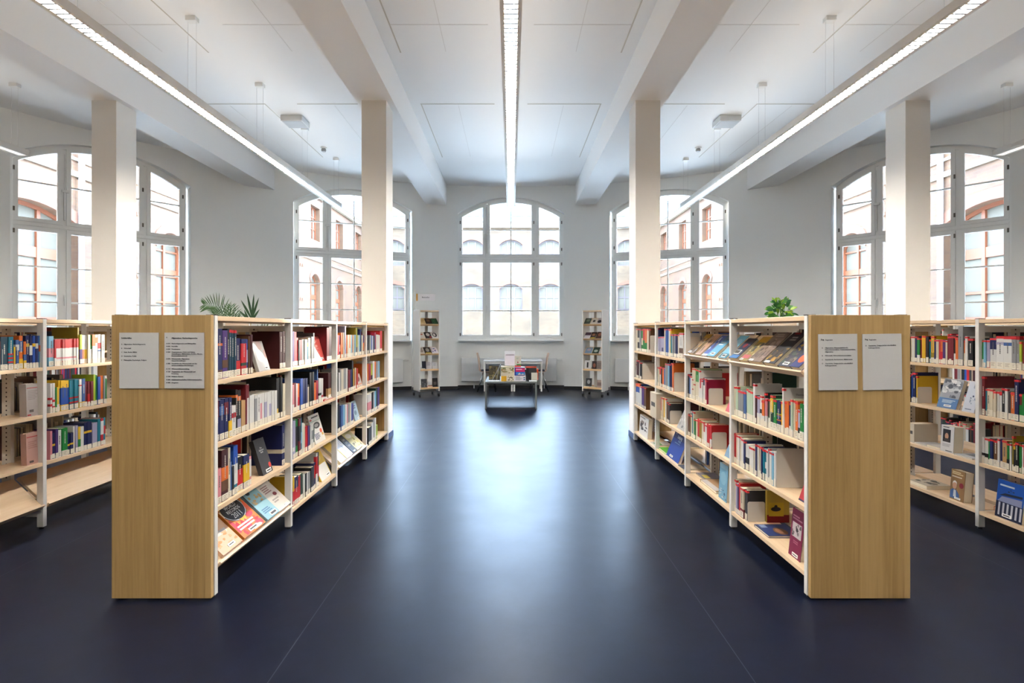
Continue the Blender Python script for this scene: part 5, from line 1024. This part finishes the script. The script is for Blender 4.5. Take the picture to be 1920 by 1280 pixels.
for b in rest:
    M = book_matrix(b); t, d, h = b['t'], b['d'], b['h']; c = midx(cm_(b['c'])); bt = min(0.002, t * 0.2)
    poly = [(0, d), (0, 0), (t, 0), (t, d), (t - bt, d), (t - bt, bt), (bt, bt), (bt, d)]
    mb.prism(poly, 0, h, 'z', c, M=M); mb.box(bt, t - bt, bt, d - 0.003, 0.003, h - 0.003, 0, M=M)
    for k, z0, z1 in b['bands']: mb.box(-0.0003, t + 0.0003, -0.0004, 0.02, max(z0 * h, 0.0006), z1 * h, midx(cm_(k)), M=M)
    if not b.get('back'):
        mb.box(t * 0.06, t * 0.94, -0.001, 0.001, 0.004, 0.036, 1, M=M)
        if b['row'][0] == 'R': mb.box(-0.0005, t + 0.0005, -0.0008, 0.014, h - 0.016, h - 0.004, 2, M=M)
o = mb.build('shelved_books', mats)
tag(o, 'the many smaller books crowding the farther bays and back sides of the bookcases', 'books', kind='stuff')
# ------------------------------------------------------------------ courtyard outside: two wings, a cross block, sky and sun
def brick_mat(name, c1, c2, mort):
    m = bpy.data.materials.new(name); m.use_nodes = True; nt = m.node_tree; L = nt.links.new
    b = nt.nodes['Principled BSDF']; b.inputs['Roughness'].default_value = 0.85
    tc = node(nt, 'ShaderNodeTexCoord'); sx = node(nt, 'ShaderNodeSeparateXYZ'); L(tc.outputs['Object'], sx.inputs[0])
    ad = node(nt, 'ShaderNodeMath', operation='ADD'); L(sx.outputs[0], ad.inputs[0]); L(sx.outputs[1], ad.inputs[1])
    cb = node(nt, 'ShaderNodeCombineXYZ'); L(ad.outputs[0], cb.inputs[0]); L(sx.outputs[2], cb.inputs[1])
    br = node(nt, 'ShaderNodeTexBrick', Scale=1.0); br.inputs['Brick Width'].default_value = 0.26; br.inputs['Row Height'].default_value = 0.08; br.inputs['Mortar Size'].default_value = 0.006
    br.inputs['Color1'].default_value = (*lin(c1), 1); br.inputs['Color2'].default_value = (*lin(c2), 1); br.inputs['Mortar'].default_value = (*lin(mort), 1)
    L(cb.outputs[0], br.inputs['Vector'])
    nz = node(nt, 'ShaderNodeTexNoise', Scale=0.7, Detail=4.0); L(cb.outputs[0], nz.inputs['Vector'])
    r = ramp(nt, [(0.3, (205, 205, 205)), (0.7, (255, 255, 255))]); L(nz.outputs['Fac'], r.inputs['Fac'])
    mx = node(nt, 'ShaderNodeMixRGB', blend_type='MULTIPLY'); mx.inputs[0].default_value = 1.0; L(br.outputs['Color'], mx.inputs[1]); L(r.outputs[0], mx.inputs[2])
    L(mx.outputs[0], b.inputs['Base Color'])
    return m
BRICK = brick_mat('yellow_brick', (90, 60, 34), (76, 48, 26), (82, 66, 50))
BRICK2 = brick_mat('pale_brick', (88, 69, 48), (77, 57, 38), (84, 73, 58))
REDFR = mat('red_brown_window_paint', (100, 52, 28), 0.5)
GREYFR = mat('grey_window_paint', (70, 58, 58), 0.5)
PANE = mat('outdoor_window_glass', (80, 74, 64), 0.6, 0.0, 0.15)
ARCHB = mat('arch_brick', (88, 54, 36), 0.8)
ROOF = mat('light_zinc_roof', (84, 88, 96), 0.6)
STONE = mat('sandstone_band', (110, 98, 82), 0.8)
def arc_top(c, half, zs, rise):
    r = (half ** 2 + rise ** 2) / (2 * rise)
    return lambda u: zs + rise - r + math.sqrt(max(r * r - min(abs(u - c), half) ** 2, 0))
def add_window(root, P, c, half, zb, zs, rise, frame, mulls, trans, depth=0.25):
    """one arched window: frame with mullions set back in its opening, pane behind it, brick arch around it"""
    top = arc_top(c, half, zs, rise) if rise else (lambda u: zs)
    n = 12
    o = strip(c - half, c + half, zb, top, n); i = strip(c - half + 0.1, c + half - 0.1, zb + 0.1, lambda u: top(u) - 0.1, n)
    PP = lambda x, y, z: P(x, y, z)
    f = MB().ring(o, i, depth, depth + 0.1, P=PP)
    def bar(u0, u1, z0, z1):
        vs = [PP(u, y, z) for z in (z0, z1) for y in (depth, depth + 0.1) for u in (u0, u1)]
        f.add(vs, [(0, 2, 3, 1), (4, 5, 7, 6), (0, 1, 5, 4), (2, 6, 7, 3), (0, 4, 6, 2), (1, 3, 7, 5)])
    for k in mulls: bar(c + k * half - 0.05, c + k * half + 0.05, zb + 0.1, top(c + k * half) - 0.1)
    depth += 0.012
    for z, h in trans: bar(c - half + 0.1, c + half - 0.1, z - h, z + h)
    depth -= 0.012
    fo = f.build('window_frame', frame, root)
    g = MB(); g.add([PP(u, depth + 0.06, z) for u, z in i], [tuple(range(len(i)))]); g.build('window_pane', PANE, fo)
    if rise:
        a = MB(); n2 = 14; v = []
        for k in range(n2 + 1):
            u = c - half + 2 * half * k / n2; dz = 0.28; du = (u - c) / half * 0.12
            v += [PP(u, -0.03, top(u)), PP(u + du, -0.03, top(u) + dz), PP(u, 0.05, top(u)), PP(u + du, 0.05, top(u) + dz)]
        for k in range(n2):
            b = 4 * k; a.add([v[b], v[b + 1], v[b + 4], v[b + 5], v[b + 2], v[b + 6], v[b + 3], v[b + 7]], [(0, 1, 3, 2), (0, 2, 5, 4), (1, 6, 7, 3)])
        a.build('brick_arch', ARCHB, root)
    return (c - half, c + half, zb, top, 0.0)
XW = 11.6
for s, nm in ((-1, 'left'), (1, 'right')):
    root = tag(empty('brick_wing'), 'yellow brick wing with red-brown arched windows outside the %s windows' % nm, 'building')
    P = (lambda u, off, z, s=s: (s * (XW + off), u, z))
    ops = []
    for k in range(-2, 7):
        yc = 13.85 + 4.5 * k + (-0.9 if k == 0 else 0)
        if yc > 43: continue
        hw = 1.5 if k <= 0 else 0.8
        trans = [(3.35, 0.13), (2.35, 0.03), (1.7, 0.03)] + ([(4.1, 0.03)] if k > 0 else [])
        ops.append(add_window(root, P, yc, hw, 0.6, 4.15, 0.55 if k > 0 else 0.4, REDFR, (-0.45, 0.35) if k <= 0 else (0.0,), trans))
        hw2 = 0.75
        ops.append(add_window(root, P, yc, hw2, 6.7, 8.7, 0, REDFR, (-0.33, 0.33), [(7.4, 0.03), (8.1, 0.03)]))
    uu = [-12 + 0.75 * i for i in range(77)]
    for o in ops: uu += [o[0] + (o[1] - o[0]) * i / 12 for i in range(13)]
    wall_mesh(P, uu, ops, -1.0, 9.6, 0.6).build('wall', BRICK, root)
    mb = MB()
    for z, h, d in ((5.55, 0.14, 0.06), (5.95, 0.08, 0.04), (9.45, 0.3, 0.2), (3.35, 0.06, 0.03)):
        if z > 4:
            a, b = sorted((s * (XW - d), s * (XW + 0.02))); mb.box(a, b, -12, 45.5, z - h / 2, z + h / 2)
    mb.build('stone_band', STONE, root)
    MB().prism([(s * (XW - 0.25), 9.6), (s * (XW + 5), 12.2), (s * (XW + 10), 9.6)] if s > 0 else [(s * (XW - 0.25), 9.6), (s * (XW + 10), 9.6), (s * (XW + 5), 12.2)], -12, 45.0, 'y').build('roof', ROOF, root)
    px = s * (XW - 0.09)
    MB().tube((px, 14.4, -1), (px, 14.4, 9.5), 0.07, n=10).build('downpipe', mat('zinc_pipe', (190, 196, 205), 0.4, 0.3), root)
    # dentil courses
    mb = MB(); y = -2.0
    while y < 30:
        for z in (3.05, 4.95): 
            if not any(o[0] - 0.4 < y < o[1] + 0.4 and o[2] < z < o[3]((o[0] + o[1]) / 2) + 0.4 for o in ops):
                a, b = sorted((s * (XW - 0.05), s * (XW + 0.02))); mb.box(a, b, y, y + 0.14, z, z + 0.1)
        y += 0.3
    mb.build('brick_pattern', mat('dentil_brick', (92, 60, 38), 0.8), root)
root = tag(empty('brick_block'), 'long pale brick block closing the courtyard, seen through the central window', 'building')
YB = 45.0
P = lambda u, off, z: (u, YB + off, z)
ops = []
for k in range(-4, 5):
    xc = 3.3 * k
    for zb in (-0.6, 3.05, 6.75):
        if zb < 0: ops.append(add_window(root, P, xc, 0.95, -2.6, 0.95, 0, GREYFR, (-0.33, 0.33), [(-1.2, 0.05)]))
        else: ops.append(add_window(root, P, xc, 0.95, zb, zb + 1.75, 0.42, GREYFR, (-0.33, 0.33), [(zb + 1.05, 0.05)]))
uu = [-14 + 0.7 * i for i in range(41)]
for o in ops: uu += [o[0] + (o[1] - o[0]) * i / 12 for i in range(13)]
wall_mesh(P, uu, ops, -3.0, 10.3, 0.6).build('wall', BRICK2, root)
MB().box(-14, 14, YB - 0.25, YB + 0.02, 9.9, 10.4).build('stone_band', STONE, root)
MB().prism([(YB - 0.3, 10.4), (YB + 12, 10.4), (YB + 6, RIDGE)], -23, 23, 'x').build('roof', ROOF, root)
for xc in (-6.2, -2.6, 1.2, 5.0, -9.5, 8.6):
    dm = MB().box(xc - 1.15, xc + 1.15, YB + 0.6, YB + 3.4, 10.8, 12.1).build('roof_dormer', mat('dormer_white', (110, 112, 116), 0.6), root)
    for dx in (-0.6, 0.6):
        MB().ring([(xc + dx - 0.5, 11.0), (xc + dx + 0.5, 11.0), (xc + dx + 0.5, 12.0), (xc + dx - 0.5, 12.0)], [(xc + dx - 0.4, 11.1), (xc + dx + 0.4, 11.1), (xc + dx + 0.4, 11.9), (xc + dx - 0.4, 11.9)], YB + 0.55, YB + 0.62).build('dormer_window_frame', mat('dormer_frame', (50, 58, 76), 0.5), dm)
struct(MB().box(-30, 30, -14, 60, -3.2, -3.0).build('ground_courtyard', mat('courtyard_paving', (222, 220, 214), 0.9)))

w = bpy.data.worlds.new('sky'); bpy.context.scene.world = w; w.use_nodes = True
bg = w.node_tree.nodes['Background']; bg.inputs[0].default_value = SKYC; bg.inputs[1].default_value = SKY
sun = bpy.data.lights.new('sun', 'SUN'); sun.energy = SUN; sun.angle = R(0.8); sun.color = (1.0, 0.93, 0.82)
so = bpy.data.objects.new('sun', sun); C.objects.link(so)
so.rotation_euler = Vector((0.3, 1.0, 0.265)).to_track_quat('Z', 'Y').to_euler()
for i, (wv, h) in enumerate(zip(WIN, HA)):
    pl = bpy.data.lights.new('window_portal', 'AREA'); pl.shape = 'RECTANGLE'; pl.size = 2.56; pl.size_y = 3.4; pl.cycles.is_portal = True
    po = bpy.data.objects.new('window_portal', pl); C.objects.link(po)
    d = RAD + 0.35
    po.matrix_world = place(d * math.sin(R(wv)), CY + d * math.cos(R(wv)), 2.88, -R(wv)) @ Matrix.Rotation(-PI / 2, 4, 'X')

# ------------------------------------------------------------------ camera and view
cd = bpy.data.cameras.new('camera'); cam = bpy.data.objects.new('camera', cd); C.objects.link(cam)
cam.location = (0, 0, EYE); cam.rotation_euler = (PI / 2, 0, 0)
cd.sensor_width = 36.0; cd.lens = F / 1920 * 36.0; cd.shift_x = 2.0 / 1920; cd.shift_y = -23.0 / 1920; cd.clip_end = 300
sc = bpy.context.scene; sc.camera = cam
sc.view_settings.view_transform = 'Standard'; sc.view_settings.look = 'None'; sc.view_settings.gamma = 1.0; sc.view_settings.use_curve_mapping = False
sc.view_settings.exposure = EXPO
sc.cycles.use_denoising = True; sc.cycles.use_adaptive_sampling = False
sc.cycles.max_bounces = 7; sc.cycles.diffuse_bounces = 5; sc.cycles.glossy_bounces = 3; sc.cycles.transmission_bounces = 4; sc.cycles.transparent_max_bounces = 12
sc.cycles.caustics_reflective = False; sc.cycles.caustics_refractive = False; sc.cycles.sample_clamp_indirect = 6.0
